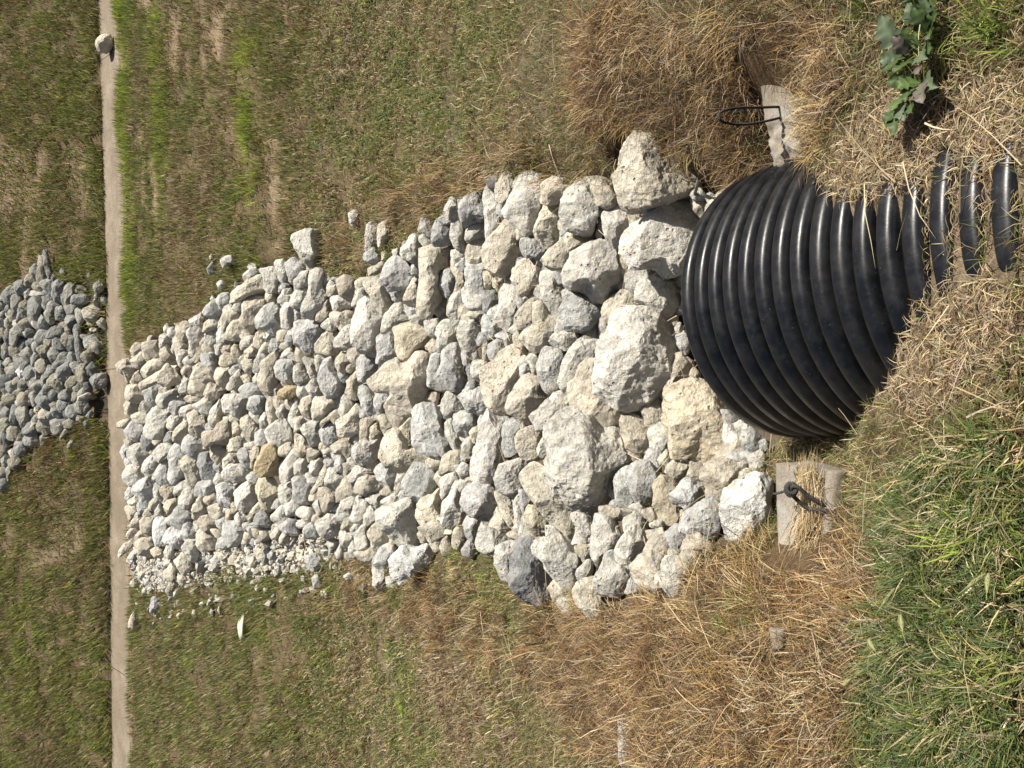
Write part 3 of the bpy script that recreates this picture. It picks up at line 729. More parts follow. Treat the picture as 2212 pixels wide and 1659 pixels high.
g|660,530 700,440 740,460 740,560 690,590 650,570
w|510,700 590,590 700,590 770,640 690,730 600,800 540,770
w|400,860 440,760 510,720 570,800 560,880 450,960 400,930
g|510,960 590,850 700,760 720,800 700,920 740,1060 650,1070 530,1010
g|700,900 730,780 800,740 880,800 910,880 900,990 800,1070 720,1040
c|860,800 940,710 1040,780 1070,880 1090,980 1060,1060 940,1050 920,920
d|1050,830 1090,700 1170,690 1240,780 1280,930 1250,1030 1120,1020|dark-faced upright rock right of the dark hollow|dark-faced upright rock
g|1100,1030 1200,1000 1280,1050 1270,1160 1190,1200 1120,1130
c|1190,680 1230,590 1340,590 1390,670 1330,770 1280,820 1220,760
t|1130,430 1230,440 1280,400 1400,260 1450,310 1440,460 1430,560 1360,590 1240,570 1160,640 1130,530|layered brownish rock in the far stones|layered brownish rock
w|1190,250 1220,170 1300,100 1330,30 1360,200 1310,300 1240,390 1180,320
w|1340,60 1400,0 1600,0 1640,100 1600,200 1540,280 1450,220 1370,210
g|1650,50 1720,20 1850,30 1830,130 1800,220 1720,230 1640,160
c|1560,300 1640,250 1700,320 1750,400 1750,500 1680,570 1610,510 1580,400
c|1450,350 1510,310 1560,400 1550,470 1470,480
c|1400,620 1450,530 1550,500 1600,560 1590,660 1500,680 1430,680
O|1740,850 1770,750 1860,610 1930,580 2000,630 2040,740 2010,870 1950,960 1850,990 1760,930|tan egg-shaped smooth rock in the far middle of the stones|egg-shaped tan rock
t|1670,700 1720,620 1780,590 1790,700 1740,830 1740,950 1680,900
c|1340,780 1420,700 1530,690 1560,790 1450,830 1350,880
w|1370,880 1450,830 1560,830 1660,890 1630,990 1500,1050 1410,1040 1330,960
W|1290,1080 1360,1040 1430,1050 1490,1110 1460,1220 1460,1300 1380,1330 1310,1270|brilliant white chunk below the egg-shaped tan rock|brilliant white chunk
w|1470,1160 1570,1070 1680,1020 1750,1100 1760,1230 1680,1340 1600,1390 1500,1290
o|1760,1080 1790,980 1900,990 2000,1020 2010,1130 1990,1240 1900,1380 1800,1350 1760,1230|angular yellowish rock directly below the egg-shaped tan rock|angular yellowish rock
c|1650,1430 1700,1340 1790,1250 1820,1350 1720,1440 1650,1530
d|1700,1480 1800,1360 1900,1430 1950,1550 1850,1580 1700,1570|dark shadowed rock below the angular yellowish rock|dark shadowed rock
w|1900,1460 1990,1360 2070,1290 2120,1400 2130,1510 2030,1530 1930,1500
w|2010,880 2090,760 2211,620 2230,760 2180,900 2150,1020 2070,1040 2020,980
w|2010,1190 2020,1080 2150,1040 2190,1080 2190,1200 2120,1290 2040,1280
w|1980,180 2040,120 2100,110 2120,210 2080,280 2000,270
w|2130,230 2190,110 2250,140 2250,340 2170,390 2120,310
w|1780,270 1850,210 1880,330 1830,420 1780,400
c|1850,150 1900,30 1980,20 1960,150 1990,330 1900,400
g|290,1110 370,1020 480,980 540,1040 540,1180 480,1330 420,1300 360,1200 290,1160|blotched grey rock close to the channel, lower side|blotched channel-side grey rock
w|540,1050 620,1090 600,1170 650,1260 560,1250 530,1170
t|600,1120 650,1080 760,1110 770,1180 690,1240 620,1190
w|830,1220 880,1130 980,1100 1040,1150 1000,1250 910,1360 830,1310
c|970,1450 1020,1300 1070,1190 1160,1270 1170,1380 1110,1450 1000,1480
o|640,1330 690,1250 800,1230 820,1310 780,1400 690,1410
c|220,1270 330,1180 380,1260 330,1310 250,1310
c|1180,1330 1260,1290 1350,1330 1390,1430 1300,1480 1190,1440
W|540,1490 600,1450 680,1490 700,1600 660,1700 640,1760 560,1780 530,1650|tall bright white stone at the lower far corner of the stones|tall white corner stone
w|660,1470 730,1420 780,1500 720,1550 670,1520
o|1390,1370 1470,1320 1490,1420 1430,1510 1370,1490
w|1490,1440 1550,1380 1640,1450 1620,1530 1530,1560
t|410,1370 500,1340 530,1410 460,1490 400,1440
w|550,1370 600,1290 640,1380 640,1440 570,1450
c|250,1560 340,1380 410,1440 400,1500 320,1570
@ 430 2050 3
c|200,170 270,60 330,60 350,120 290,170 230,220
c|300,190 380,100 430,110 420,230 330,230
c|110,370 170,280 270,220 320,260 250,330 190,380 120,440
t|480,190 510,170 530,230 500,280 470,240
W|650,240 690,130 770,50 850,60 900,130 860,330 780,300 680,270|wide white rock beside the tall white corner stone|wide white corner rock
g|850,180 870,60 930,30 1000,60 1060,130 1070,180 980,220 900,240
w|870,300 920,220 1040,230 1060,300 1060,400 1000,500 940,450 880,340
o|490,350 560,300 640,320 650,400 640,450 550,440
w|650,370 690,290 770,320 760,430 700,450 660,420
c|760,490 850,390 900,390 970,480 980,560 890,640 830,590
c|650,600 740,510 790,560 790,680 720,710 660,660
t|810,650 870,640 920,680 900,770 820,750
t|670,830 720,720 780,740 760,850 700,900
w|760,850 800,810 830,860 770,910
w|790,950 840,910 840,970 800,1000
c|240,740 290,690 350,740 310,790 270,780
w|390,820 450,770 440,860 390,870
W|490,1050 520,890 600,930 600,1000 560,1050 500,1090|white stone out in the grass below the far corner|outlying white stone
t|240,1170 310,1060 340,1150 320,1280 240,1270|dull stone in the grass beside the channel, below the stones|dull channel-side stone
w|1170,570 1250,440 1310,460 1290,590 1230,620
c|1650,490 1700,430 1750,480 1730,540 1670,550
c|1900,180 1960,90 2020,110 2010,220 1930,220
c|2010,200 2080,110 2120,130 2150,300 2080,290 2000,250
c|1800,220 1860,240 1910,300 1850,330 1790,290
c|1180,100 1290,110 1360,170 1350,230 1260,200
w|1720,800 1750,740 1780,800 1760,850
w|1820,800 1870,780 1880,840 1830,850
t|1690,90 1750,80 1830,170 1780,210 1700,190
g|1870,400 1930,350 1960,420 1900,470
@ 0 950 3.13
g|540,120 580,110 610,270 630,380 600,500 580,400 550,250|thin pale stone on the upper tip of the far bank pile|thin upper-tip stone
t|460,400 490,300 530,260 560,400 550,490 480,540 450,500
g|660,510 720,470 790,530 790,640 760,740 680,750 650,650
w|770,680 800,560 860,520 920,560 950,640 880,690 870,800 820,820 780,770|pale rock with a shaded side in the upper part of the far bank pile|pale half-shaded far rock
g|890,680 1000,640 1090,680 1090,740 1010,790 900,780
w|1160,570 1210,480 1280,550 1270,620 1200,690|single rock at the channel's far edge, above the far bank pile|far-edge single rock
w|930,850 980,810 1050,850 1050,940 1000,1020 940,940
g|350,720 410,660 510,690 530,800 520,930 460,1050 400,1040 370,900|large grey-white boulder in the upper far bank pile|large far grey-white boulder
g|530,690 620,650 650,720 590,830 540,800
w|540,880 600,830 640,870 680,1000 620,1030 580,960
g|690,820 780,790 830,850 830,960 700,970
g|470,970 530,910 600,1000 600,1090 530,1110 480,1040
w|160,700 200,650 270,680 290,770 240,830 180,860 150,780
g|210,950 240,830 310,830 340,940 290,1000 230,980
w|70,960 130,900 160,990 130,1090 60,1080
w|130,1100 250,1010 320,1070 320,1180 250,1160 210,1290 140,1290|white angular boulder near the left picture edge of the far bank pile|white angular far boulder
d|330,1080 380,1060 460,1150 400,1190 320,1180
g|600,1130 680,1050 760,1050 800,1160 700,1180 590,1200
t|800,1080 840,1040 900,1070 870,1150 810,1140
g|900,1080 930,1010 990,1090 990,1250 1030,1470 960,1500 940,1300
d|830,1340 880,1160 930,1180 950,1330 880,1370
g|640,1270 700,1180 790,1220 800,1330 710,1350
t|470,1330 520,1280 600,1290 610,1400 530,1440
g|380,1440 430,1380 480,1400 460,1510 400,1540
g|640,1560 700,1450 770,1370 830,1380 870,1470 770,1520 700,1590
g|720,1600 780,1510 880,1470 900,1560 880,1700 760,1720
c|950,1600 1000,1520 1060,1510 1080,1600 1080,1720 1030,1790 970,1720|cream rock in the lower far bank pile close to the channel|cream far rock
d|1070,1550 1140,1490 1210,1560 1150,1660 1080,1640
t|1010,1390 1090,1330 1160,1420 1090,1510 1030,1480
d|1150,1330 1190,1240 1240,1280 1230,1390 1180,1380
g|30,1300 60,1220 110,1290 150,1400 70,1470 30,1420
w|50,1500 110,1420 160,1480 150,1580 90,1560
g|0,1420 40,1500 50,1620 0,1640
d|220,1290 260,1200 330,1180 330,1310 280,1370
g|320,1260 370,1190 450,1190 420,1290 330,1300
w|0,720 50,690 70,760 30,800 0,800
d|80,800 140,760 160,850 110,910 80,880
w|0,880 60,850 70,900 10,940
w|300,620 370,580 400,640 350,700 310,720
d|400,620 450,600 500,620 480,660 400,660
w|500,650 560,580 590,600 560,670
w|630,430 670,390 690,440 650,490
w|730,380 770,330 810,360 780,410
w|1070,410 1100,380 1140,430 1090,460
d|50,1170 100,1120 140,1180 120,1260 70,1250
@ 0 1470 3.13
d|0,60 80,0 150,20 160,90 70,150 0,200
c|160,110 200,50 280,10 300,80 250,130 180,170
c|590,110 640,20 730,10 820,60 800,140 760,230 740,250 670,180 610,160|largest pale rock in the middle of the far bank pile|largest far rock
g|500,120 520,20 600,10 570,120 540,210
d|590,260 650,200 720,240 730,300 640,350
g|1110,80 1180,10 1290,0 1320,90 1300,160 1180,190|grey rock of the far bank pile touching the channel edge|channel-touching far rock
w|910,170 970,120 1020,190 960,220 910,210
d|1040,130 1080,100 1140,150 1130,210 1030,200
c|890,260 920,220 980,230 970,320 930,360 890,340
g|830,320 880,260 890,350 850,390
w|920,390 1000,310 1050,310 1080,400 1010,500 940,450
d|1010,490 1090,350 1110,420 1050,520
t|600,390 660,350 730,370 730,430 650,450
w|210,470 240,420 340,410 370,520 380,620 290,680 240,580|grey-white oblong boulder at the lower side of the far bank pile|oblong far boulder
g|150,440 190,380 220,450 230,560 200,680 140,620
w|390,580 430,510 500,510 480,590 420,620
g|460,600 540,490 580,540 560,600 490,630
w|360,460 400,440 430,500 390,550
g|570,490 640,470 700,520 660,560 600,570
w|720,600 720,520 750,530 760,600 740,630
w|640,730 650,590 680,620 660,730
c|720,810 790,690 840,660 840,720 770,790 740,830
d|770,480 830,430 870,560 840,600
c|940,580 960,520 1030,540 1020,610
g|1030,610 1070,570 1110,640 1040,680
g|1050,530 1120,450 1150,490 1110,560
d|50,720 110,700 130,810 110,930 50,930
w|0,950 60,720 40,690 0,680
t|200,840 260,740 300,700 310,830 240,850
w|140,940 200,920 190,1060 150,1060
w|20,1050 80,1000 130,1090 80,1170 30,1130
w|80,1180 120,1120 150,1180 110,1350 90,1290
g|500,780 540,720 570,770 560,870 510,900
w|410,740 470,730 460,810 430,830
c|830,900 870,820 920,830 900,900 840,930
w|30,240 70,150 100,180 90,240 60,300
t|150,260 200,210 310,160 300,240 250,280
w|310,230 350,200 380,250 330,290
w|380,260 430,210 480,240 490,330 430,420 380,360
w|0,380 60,320 80,400 40,500 0,480
w|340,140 390,50 460,30 430,110 370,160
g|440,430 480,350 520,420 490,480
@ 0 0 1.659
c|630,280 660,240 720,230 740,290 700,340 650,340|lone cream rock sitting on the concrete channel near the top of the picture|lone channel rock
@ 2400 1600 1.165
w|45,1410 75,1400 100,1480 120,1560 110,1650 60,1659 45,1600|slim pale stone lying in dry grass near the bottom edge of the picture|bottom-edge slim stone
@ 2400 0 1.355
w|1530,890 1560,868 1570,885 1545,915|tiny white pebble on the dry thatch beside the buried pipe|thatch pebble
@ 0 0 .54861 low
g|831,572 846,558 875,559 892,577 893,608 877,625 841,626 824,605
w|1295,1284 1282,1251 1307,1208 1341,1221 1368,1247 1341,1286
g|1552,1135 1529,1171 1471,1142 1486,1105 1530,1073 1556,1097
w|584,922 612,906 624,911 638,939 633,954 605,968 584,958 576,933
t|1221,427 1202,440 1173,448 1170,406 1173,394 1200,382 1221,387 1236,410
g|1051,474 1002,489 992,457 998,436 1033,415 1050,449
g|480,1155 485,1130 514,1125 534,1145 526,1171 500,1180
g|431,990 411,988 396,976 397,952 410,940 424,940 445,951 447,973
g|1065,878 1045,901 1022,890 1009,888 993,853 1011,847 1043,838 1052,855
c|474,1168 467,1184 437,1190 427,1176 428,1152 442,1138 463,1152
t|957,986 972,976 999,975 1000,1002 977,1024 949,1024
g|277,948 270,933 290,906 314,915 315,937 299,956
g|1481,1171 1472,1208 1447,1180 1438,1155 1451,1144 1462,1132 1481,1143 1498,1152
w|276,986 286,963 302,958 326,977 317,1000 298,1008
w|1413,985 1405,956 1400,936 1414,919 1426,912 1446,923 1450,941 1451,961
t|1312,452 1291,443 1288,426 1289,401 1312,402 1331,407 1340,431 1327,445
w|305,1005 312,1022 317,1035 302,1044 282,1050 270,1037 271,1021 283,1004
t|773,629 761,651 737,639 723,610 743,598 772,601
g|64,798 54,805 38,802 32,785 36,778 55,773 65,782
g|405,1099 417,1108 415,1128 394,1140 376,1135 370,1118 376,1106 388,1090
t|1504,1192 1519,1198 1506,1226 1495,1235 1467,1246 1466,1218 1470,1199 1478,1188
g|844,1214 829,1228 804,1218 819,1186 829,1179 857,1167 854,1201
g|1602,950 1605,915 1636,937 1647,944 1642,974 1627,976 1599,966
t|309,767 309,744 325,738 344,738 350,750 349,774 334,782 320,783
g|965,528 936,530 934,501 945,473 978,491 976,508
g|808,1003 832,1002 851,1011 860,1036 852,1061 831,1049 817,1035
c|109,797 100,807 84,806 76,793 78,782 93,774 104,777
g|661,569 664,588 644,600 626,607 618,581 619,570 634,556 650,562
c|296,872 279,865 270,855 278,832 300,832 315,844 319,859
c|436,818 454,831 447,849 432,856 408,849 411,820
t|1538,529 1515,519 1528,497 1533,488 1550,478 1574,475 1559,506 1554,516
w|433,870 446,854 465,861 461,885 456,900 439,895 418,876
w|1375,1140 1348,1147 1338,1129 1364,1116 1372,1103 1391,1104 1398,1118 1399,1150
t|919,1153 902,1138 932,1129 942,1124 959,1134 977,1153 948,1162 930,1173
g|1591,972 1612,966 1624,982 1618,1010 1594,997 1566,985
t|330,1201 309,1202 293,1198 290,1173 306,1163 324,1163 337,1177
g|486,665 482,676 464,688 440,682 448,662 459,653 470,646
g|552,936 574,923 584,940 588,959 577,968 554,963 550,948
c|726,1062 734,1053 748,1028 761,1037 770,1060 781,1077 752,1080 730,1083
t|452,1148 441,1143 424,1128 437,1116 453,1112 470,1120 473,1145
w|644,1110 621,1114 614,1095 622,1085 637,1076 652,1084 654,1096
w|1027,476 1036,474 1053,487 1056,510 1039,512 1009,522 1014,489
t|1487,559 1500,533 1521,518 1532,539 1524,550 1504,571
t|860,930 847,915 836,899 836,882 867,891 880,896 884,909 872,922
c|1064,1120 1074,1106 1086,1107 1094,1121 1111,1151 1081,1150 1073,1145 1048,1135
t|678,690 688,672 695,660 711,646 718,654 724,675 717,680 700,700
g|1405,968 1438,972 1426,991 1428,1023 1406,1010 1393,1000 1393,987
g|665,1134 675,1124 690,1136 693,1153 692,1165 673,1162 657,1159 659,1140
g|543,862 529,858 516,839 537,828 551,827 570,841 559,859
t|9,858 23,848 32,849 42,862 39,875 27,882 14,878 8,870
t|399,738 383,731 381,705 390,699 401,694 425,703 413,717
g|30,622 40,607 50,606 63,618 54,634 38,638
g|74,731 79,722 86,711 96,713 107,720 105,733 97,743 86,743
t|766,752 776,750 786,764 777,778 771,788 759,782 750,771 751,756
c|926,1012 921,994 941,982 960,991 956,1006 941,1020
w|669,622 662,649 656,664 641,667 624,657 632,638 640,625
t|958,1201 950,1182 962,1154 979,1177 988,1190 972,1200
c|801,1178 821,1193 813,1206 809,1215 793,1215 782,1210 764,1196 794,1189
t|303,1126 312,1116 333,1115 338,1137 333,1159 312,1156 305,1144
c|1265,1178 1282,1176 1282,1191 1278,1208 1263,1218 1253,1201 1246,1196 1237,1169
g|82,921 84,931 74,943 63,946 53,939 50,926 60,916 70,912
w|76,766 67,781 57,777 44,766 49,756 62,748 72,752
g|498,660 483,666 471,656 470,645 482,634 500,634
t|1566,1060 1564,1077 1558,1090 1546,1092 1528,1077 1525,1056 1544,1057
c|22,903 30,921 22,931 5,930 -4,916 3,903
t|54,614 53,603 57,597 67,590 78,596 82,612 73,622 61,619
g|32,968 33,956 49,950 57,953 64,967 59,976 48,984 37,981
g|146,834 155,839 156,855 148,863 133,865 126,855 134,842
g|101,884 85,876 80,866 86,854 102,851 112,859 112,876
c|110,910 114,931 101,940 84,932 84,915 95,908
g|1364,1249 1381,1260 1402,1278 1373,1282 1351,1282 1358,1255
w|1023,1032 1014,1054 1005,1060 994,1062 988,1048 995,1036 1002,1026
g|1466,759 1454,743 1455,726 1480,721 1486,743 1484,771
c|629,954 638,971 625,986 604,987 600,970 617,958
g|368,974 381,955 398,961 408,988 390,994 365,993
g|57,800 65,788 75,790 84,805 78,815 71,818 58,820 50,807
c|32,918 39,920 48,934 44,947 36,951 20,948 18,937 20,927
t|578,1136 596,1142 587,1159 580,1166 559,1169 562,1147
g|646,1153 630,1156 616,1149 596,1136 618,1127 626,1120 645,1124 644,1139
w|390,1039 397,1034 412,1045 410,1058 400,1061 377,1069 380,1045
g|1549,889 1561,879 1577,888 1584,894 1601,910 1585,921 1568,915 1561,910
g|514,983 521,970 543,964 546,987 545,996 537,1014 525,1009 519,996
c|312,888 329,892 323,915 300,913 282,901 295,892
w|122,750 135,761 130,775 123,780 110,782 104,764 111,752
w|939,526 927,536 918,537 908,523 906,512 917,503 928,507 939,516
w|862,1088 847,1093 822,1083 849,1067 862,1067 870,1081
t|457,1067 466,1063 478,1077 481,1094 459,1094 446,1088 440,1078
t|155,844 147,839 140,830 150,816 156,814 167,813 174,827 168,835
w|639,854 640,845 646,828 665,822 670,846 665,861 656,864
g|155,908 146,899 145,886 151,876 163,874 172,888 174,899
t|297,1113 280,1127 274,1107 272,1094 289,1088 299,1089 302,1106
c|67,853 69,870 58,879 41,876 38,855 52,846
g|5,633 15,625 28,623 37,632 32,647 23,656 10,653 4,642
t|350,782 346,768 348,755 363,744 375,762 384,773 372,787
t|1466,583 1474,578 1496,566 1492,589 1484,602 1468,621 1461,602
g|140,702 143,689 150,676 165,679 172,691 165,702 151,710
g|742,1132 730,1126 726,1116 730,1097 745,1100 756,1109 751,1121
t|37,776 23,768 20,751 34,744 45,750 49,764
t|302,765 293,770 283,760 284,751 292,741 311,742 314,754
w|493,723 513,738 492,740 479,751 469,741 470,723 476,703
t|1273,734 1255,728 1277,711 1285,704 1297,706 1298,717 1300,732 1290,733
g|1328,620 1332,613 1342,604 1357,605 1360,619 1362,633 1344,632
g|725,1013 724,995 714,979 736,976 749,983 758,992 745,1003 740,1024
w|64,832 75,818 91,821 94,835 86,849 67,845
g|-1,1061 -6,1043 2,1031 18,1032 21,1042 21,1052 8,1060
t|1425,1278 1413,1278 1396,1268 1413,1257 1420,1252 1435,1258 1442,1269
w|145,919 141,929 136,936 122,941 114,933 114,923 123,909 132,912
t|1427,842 1434,854 1434,880 1422,870 1413,862 1413,843
w|469,1021 483,1026 492,1040 482,1048 468,1050 462,1039
g|56,960 51,947 62,943 71,941 84,952 78,961 68,966
g|1337,1220 1320,1218 1304,1211 1307,1196 1316,1187 1333,1188 1334,1204
c|1158,1149 1166,1170 1146,1170 1126,1170 1133,1152 1149,1146
g|533,610 526,598 532,589 538,584 557,576 562,596 550,602 542,608
w|820,759 817,770 803,774 790,766 798,754 804,748 818,743
w|1064,686 1052,682 1057,668 1062,661 1076,650 1080,666 1080,676 1072,689
w|908,706 896,703 883,685 901,678 916,683 922,693
g|152,874 153,884 142,888 130,891 124,881 125,867 134,861 145,861
w|18,810 13,796 24,791 36,790 42,801 40,817 28,818
t|1127,1148 1133,1161 1116,1170 1108,1165 1092,1154 1105,1148 1116,1142
g|109,602 117,607 118,623 115,633 103,636 96,626 88,614 96,605
g|550,1050 543,1040 532,1032 545,1019 560,1021 564,1034 560,1047
w|546,914 540,905 539,884 562,890 566,903 566,913 554,924
c|1035,666 1050,680 1045,692 1026,690 1008,679 1021,669
c|44,702 49,692 57,686 71,688 75,708 64,711 54,711
g|1002,756 1026,771 1028,781 1014,794 1002,788 997,769
c|609,744 600,736 599,719 607,714 629,711 624,731 619,739
g|439,1040 445,1059 455,1071 445,1080 431,1073 420,1071 422,1061 426,1044
t|640,867 640,874 631,886 620,882 616,873 618,859 626,856
g|1226,621 1206,616 1199,608 1196,604 1194,585 1210,588 1222,595 1222,603
t|640,767 643,746 661,757 677,761 660,791 642,780
c|380,732 388,728 399,734 412,746 396,756 385,758 371,757 376,742
t|48,995 45,1008 38,1016 24,1012 18,994 27,988 37,982
w|194,847 194,853 189,866 179,864 168,859 168,847 177,838 183,838
w|1499,432 1492,421 1498,412 1507,406 1516,410 1530,430 1516,431
c|522,1177 527,1156 529,1147 548,1146 550,1158 550,1172 536,1174
c|325,1082 333,1070 350,1080 348,1090 343,1102 337,1104 325,1100 322,1094
c|1036,940 1029,960 1016,946 1014,935 1021,925 1040,916
w|165,672 163,681 147,681 140,667 150,658 162,655 174,662
g|27,903 12,906 1,896 6,887 11,877 29,878 30,892
c|797,620 785,626 775,627 768,621 768,609 776,601 784,600 791,608
g|124,668 111,678 102,669 104,658 111,651 119,651 132,659
t|706,638 706,628 718,619 727,614 733,624 737,634 733,640 721,642
g|1582,477 1573,477 1564,467 1568,460 1583,453 1590,467
w|1124,702 1128,708 1129,723 1117,724 1107,720 1098,714 1109,703 1117,696
g|1506,812 1520,823 1534,840 1526,849 1509,838 1504,831
g|146,771 150,759 161,754 170,766 170,773 161,786 148,780
w|1370,1088 1380,1086 1387,1092 1392,1100 1384,1107 1377,1108 1373,1104 1358,1096
t|1552,864 1559,873 1562,878 1555,887 1547,892 1541,881 1538,876 1539,860
w|756,1201 752,1191 754,1182 762,1168 772,1181 776,1191 773,1197 767,1206
t|526,1102 520,1109 510,1116 505,1109 502,1100 501,1086 511,1086 522,1094
g|1036,720 1043,716 1052,723 1058,729 1050,739 1034,747 1029,736
g|296,1072 287,1079 275,1086 272,1078 272,1064 280,1050 292,1061
t|344,852 346,838 356,830 369,831 369,851 356,852
g|776,892 780,871 793,884 800,893 797,905 778,903
g|533,1148 527,1143 524,1132 537,1128 550,1137 548,1148
g|734,814 728,805 748,798 757,802 762,812 755,821 743,828
t|132,724 143,718 158,722 153,739 142,748 133,735
t|1478,768 1498,780 1502,795 1489,808 1478,793 1476,784
t|18,984 7,990 -6,981 -6,969 5,960 21,968
g|1462,653 1475,648 1478,670 1474,683 1462,679 1452,670
g|475,994 485,1006 488,1018 477,1028 464,1013 462,1003
c|623,757 616,760 602,751 608,742 621,740 629,743 629,754
g|1212,490 1217,483 1228,487 1238,495 1232,504 1224,508 1212,515 1210,501
t|597,858 589,860 584,848 590,839 596,834 605,828 612,841 605,849
w|692,1033 684,1048 676,1056 666,1038 661,1022 676,1024 686,1023
g|998,586 982,573 996,565 1006,552 1014,572 1006,583
c|1117,518 1116,509 1116,492 1134,501 1139,504 1138,516 1130,520
c|1155,901 1158,910 1158,915 1151,921 1142,919 1135,916 1129,900 1142,899
g|889,575 902,564 912,579 911,588 901,596 889,594 888,586
g|173,797 167,804 155,797 152,785 161,781 170,781 178,785
g|480,1150 468,1136 467,1124 474,1119 489,1113 494,1125 487,1134
t|285,970 275,965 269,950 278,947 289,948 294,964
g|499,786 520,783 528,794 510,808 497,817 496,798
g|92,840 96,830 106,828 113,835 118,843 103,856 95,854
g|763,939 771,934 782,943 781,958 769,962 759,951
g|1319,1084 1325,1080 1335,1078 1338,1088 1336,1101 1325,1098 1314,1093
g|107,786 117,794 126,799 127,809 115,811 104,819 95,810 104,798
w|542,953 553,949 558,961 550,970 542,971 526,962
c|856,635 860,622 873,621 880,635 874,647 860,642
c|1064,1034 1076,1044 1077,1058 1061,1056 1053,1049 1055,1037
c|1490,801 1497,794 1508,802 1512,810 1510,818 1504,830 1494,822 1490,813
c|38,692 26,694 21,682 20,674 24,669 30,662 43,667 41,682
g|1522,849 1526,842 1538,843 1542,850 1542,862 1530,864 1526,859
g|481,1186 467,1179 474,1162 485,1158 496,1166 502,1178 489,1184
c|612,861 616,872 610,880 598,887 592,874 592,864 599,852
g|27,820 34,834 36,848 23,852 14,839 15,825
g|598,1077 610,1080 612,1087 611,1097 599,1102 586,1098 594,1083
c|76,610 90,612 96,621 99,628 87,634 82,631 70,620
g|314,1105 300,1112 296,1099 297,1088 305,1080 320,1089 324,1099
g|1097,1074 1104,1061 1110,1055 1123,1048 1128,1060 1129,1070 1113,1074
t|107,728 119,726 118,738 115,746 107,756 98,748 96,740 100,733
w|1428,1121 1434,1133 1431,1146 1414,1145 1402,1132 1420,1124
g|732,876 725,865 724,858 731,852 741,844 744,860 742,868
t|996,533 1009,523 1011,538 1012,547 1008,552 997,556 991,548 988,541
w|385,716 384,724 378,731 369,729 362,723 365,710 373,706
g|79,570 85,583 83,595 73,598 64,589 66,580
g|884,1077 875,1079 865,1081 860,1070 866,1061 873,1058 879,1064
g|1080,438 1088,445 1094,455 1092,461 1086,476 1075,463 1072,459 1072,448
w|848,543 859,536 868,545 872,553 862,562 851,561
t|454,766 442,767 436,751 442,743 455,747 469,760
c|692,1073 686,1084 669,1082 668,1073 675,1065 690,1060
c|160,919 154,926 141,925 136,911 147,906 154,902 169,906
w|783,1126 786,1136 780,1145 773,1150 760,1145 765,1129 775,1126
w|499,909 496,905 500,889 511,895 515,897 523,910 512,913 506,916
g|1132,663 1122,670 1116,656 1118,646 1129,640 1142,638 1138,654
g|1321,937 1327,922 1330,917 1342,916 1346,927 1345,936 1334,946
t|342,964 330,956 331,945 343,942 359,942 351,961
g|63,816 64,832 55,837 40,842 40,830 50,818
t|10,1036 2,1035 -5,1030 -6,1017 5,1008 15,1010 18,1023 19,1030
c|566,747 572,740 583,734 586,746 583,753 583,759 567,764 557,760
g|1640,959 1641,954 1649,948 1655,951 1660,957 1661,964 1652,974 1641,970
g|699,623 695,612 695,598 704,596 722,598 713,615
g|808,829 805,834 796,838 788,833 786,825 788,820 797,816 809,818
w|431,1152 423,1146 420,1141 420,1123 433,1130 439,1136 442,1144 435,1149
w|425,682 431,690 443,703 431,712 416,703 408,692 418,687
w|1330,875 1343,876 1356,880 1350,891 1345,901 1331,897 1330,891
t|958,696 947,702 948,686 952,679 961,672 966,680 974,684 972,696
w|509,656 515,652 528,647 526,663 525,672 514,674 508,672 502,665
c|815,1022 799,1015 795,1012 788,1003 798,997 806,996 820,994 813,1012
g|129,881 131,886 140,893 129,903 122,902 114,894 107,884 118,881
t|65,675 52,670 42,664 46,654 58,644 64,652 66,662
t|12,727 -3,733 -6,722 -5,707 8,702 16,709 20,719
g|270,992 283,988 291,994 294,1002 288,1008 276,1015 270,1000
w|74,736 85,737 94,744 88,753 74,763 70,747
w|751,1002 751,992 757,980 766,990 772,997 770,1012 759,1006
w|1466,696 1477,712 1479,722 1470,728 1454,726 1452,713
t|706,974 696,976 690,967 692,956 701,954 718,965
w|405,1092 413,1084 425,1084 421,1102 416,1110 405,1102
t|832,586 827,600 821,606 812,603 802,595 810,586 818,584
g|463,917 476,923 458,936 450,935 444,923 447,915
c|1445,1186 1459,1189 1464,1194 1468,1201 1456,1208 1446,1207 1442,1197
w|1543,432 1539,435 1530,441 1526,430 1522,424 1532,416 1537,418 1547,423
t|692,1130 682,1134 674,1125 677,1114 686,1110 705,1114
g|946,475 956,467 965,464 968,470 982,480 962,486 957,483
w|1599,908 1608,912 1608,923 1600,932 1592,927 1584,918 1592,912
g|1337,622 1336,635 1329,640 1312,642 1320,626 1327,620
w|1289,449 1296,442 1306,444 1310,453 1307,461 1299,468 1286,461
"""
# ------------------------------------------------------------------ stones
def ico(sub):
    bm = bmesh.new(); bmesh.ops.create_icosphere(bm, subdivisions=sub, radius=1)
    v = np.array([p.co[:] for p in bm.verts]); f = np.array([[q.index for q in p.verts] for p in bm.faces]); bm.free()
    return v, f
ICO = {k: ico(k) for k in (1, 2, 3, 4, 5, 6)}
TINT = {'W': (.66, .655, .63), 'w': (.635, .61, .545), 'c': (.635, .585, .48), 'g': (.53, .525, .50), 'o': (.61, .545, .42), 'O': (.54, .445, .285), 't': (.54, .49, .40), 'd': (.33, .33, .325)}  # the dark tint also holds the shade of rocks lying in shadow
TNAME = {'W': 'white', 'w': 'pale', 'c': 'cream', 'g': 'grey', 'o': 'yellowish', 'O': 'ochre', 't': 'tan', 'd': 'dark grey'}

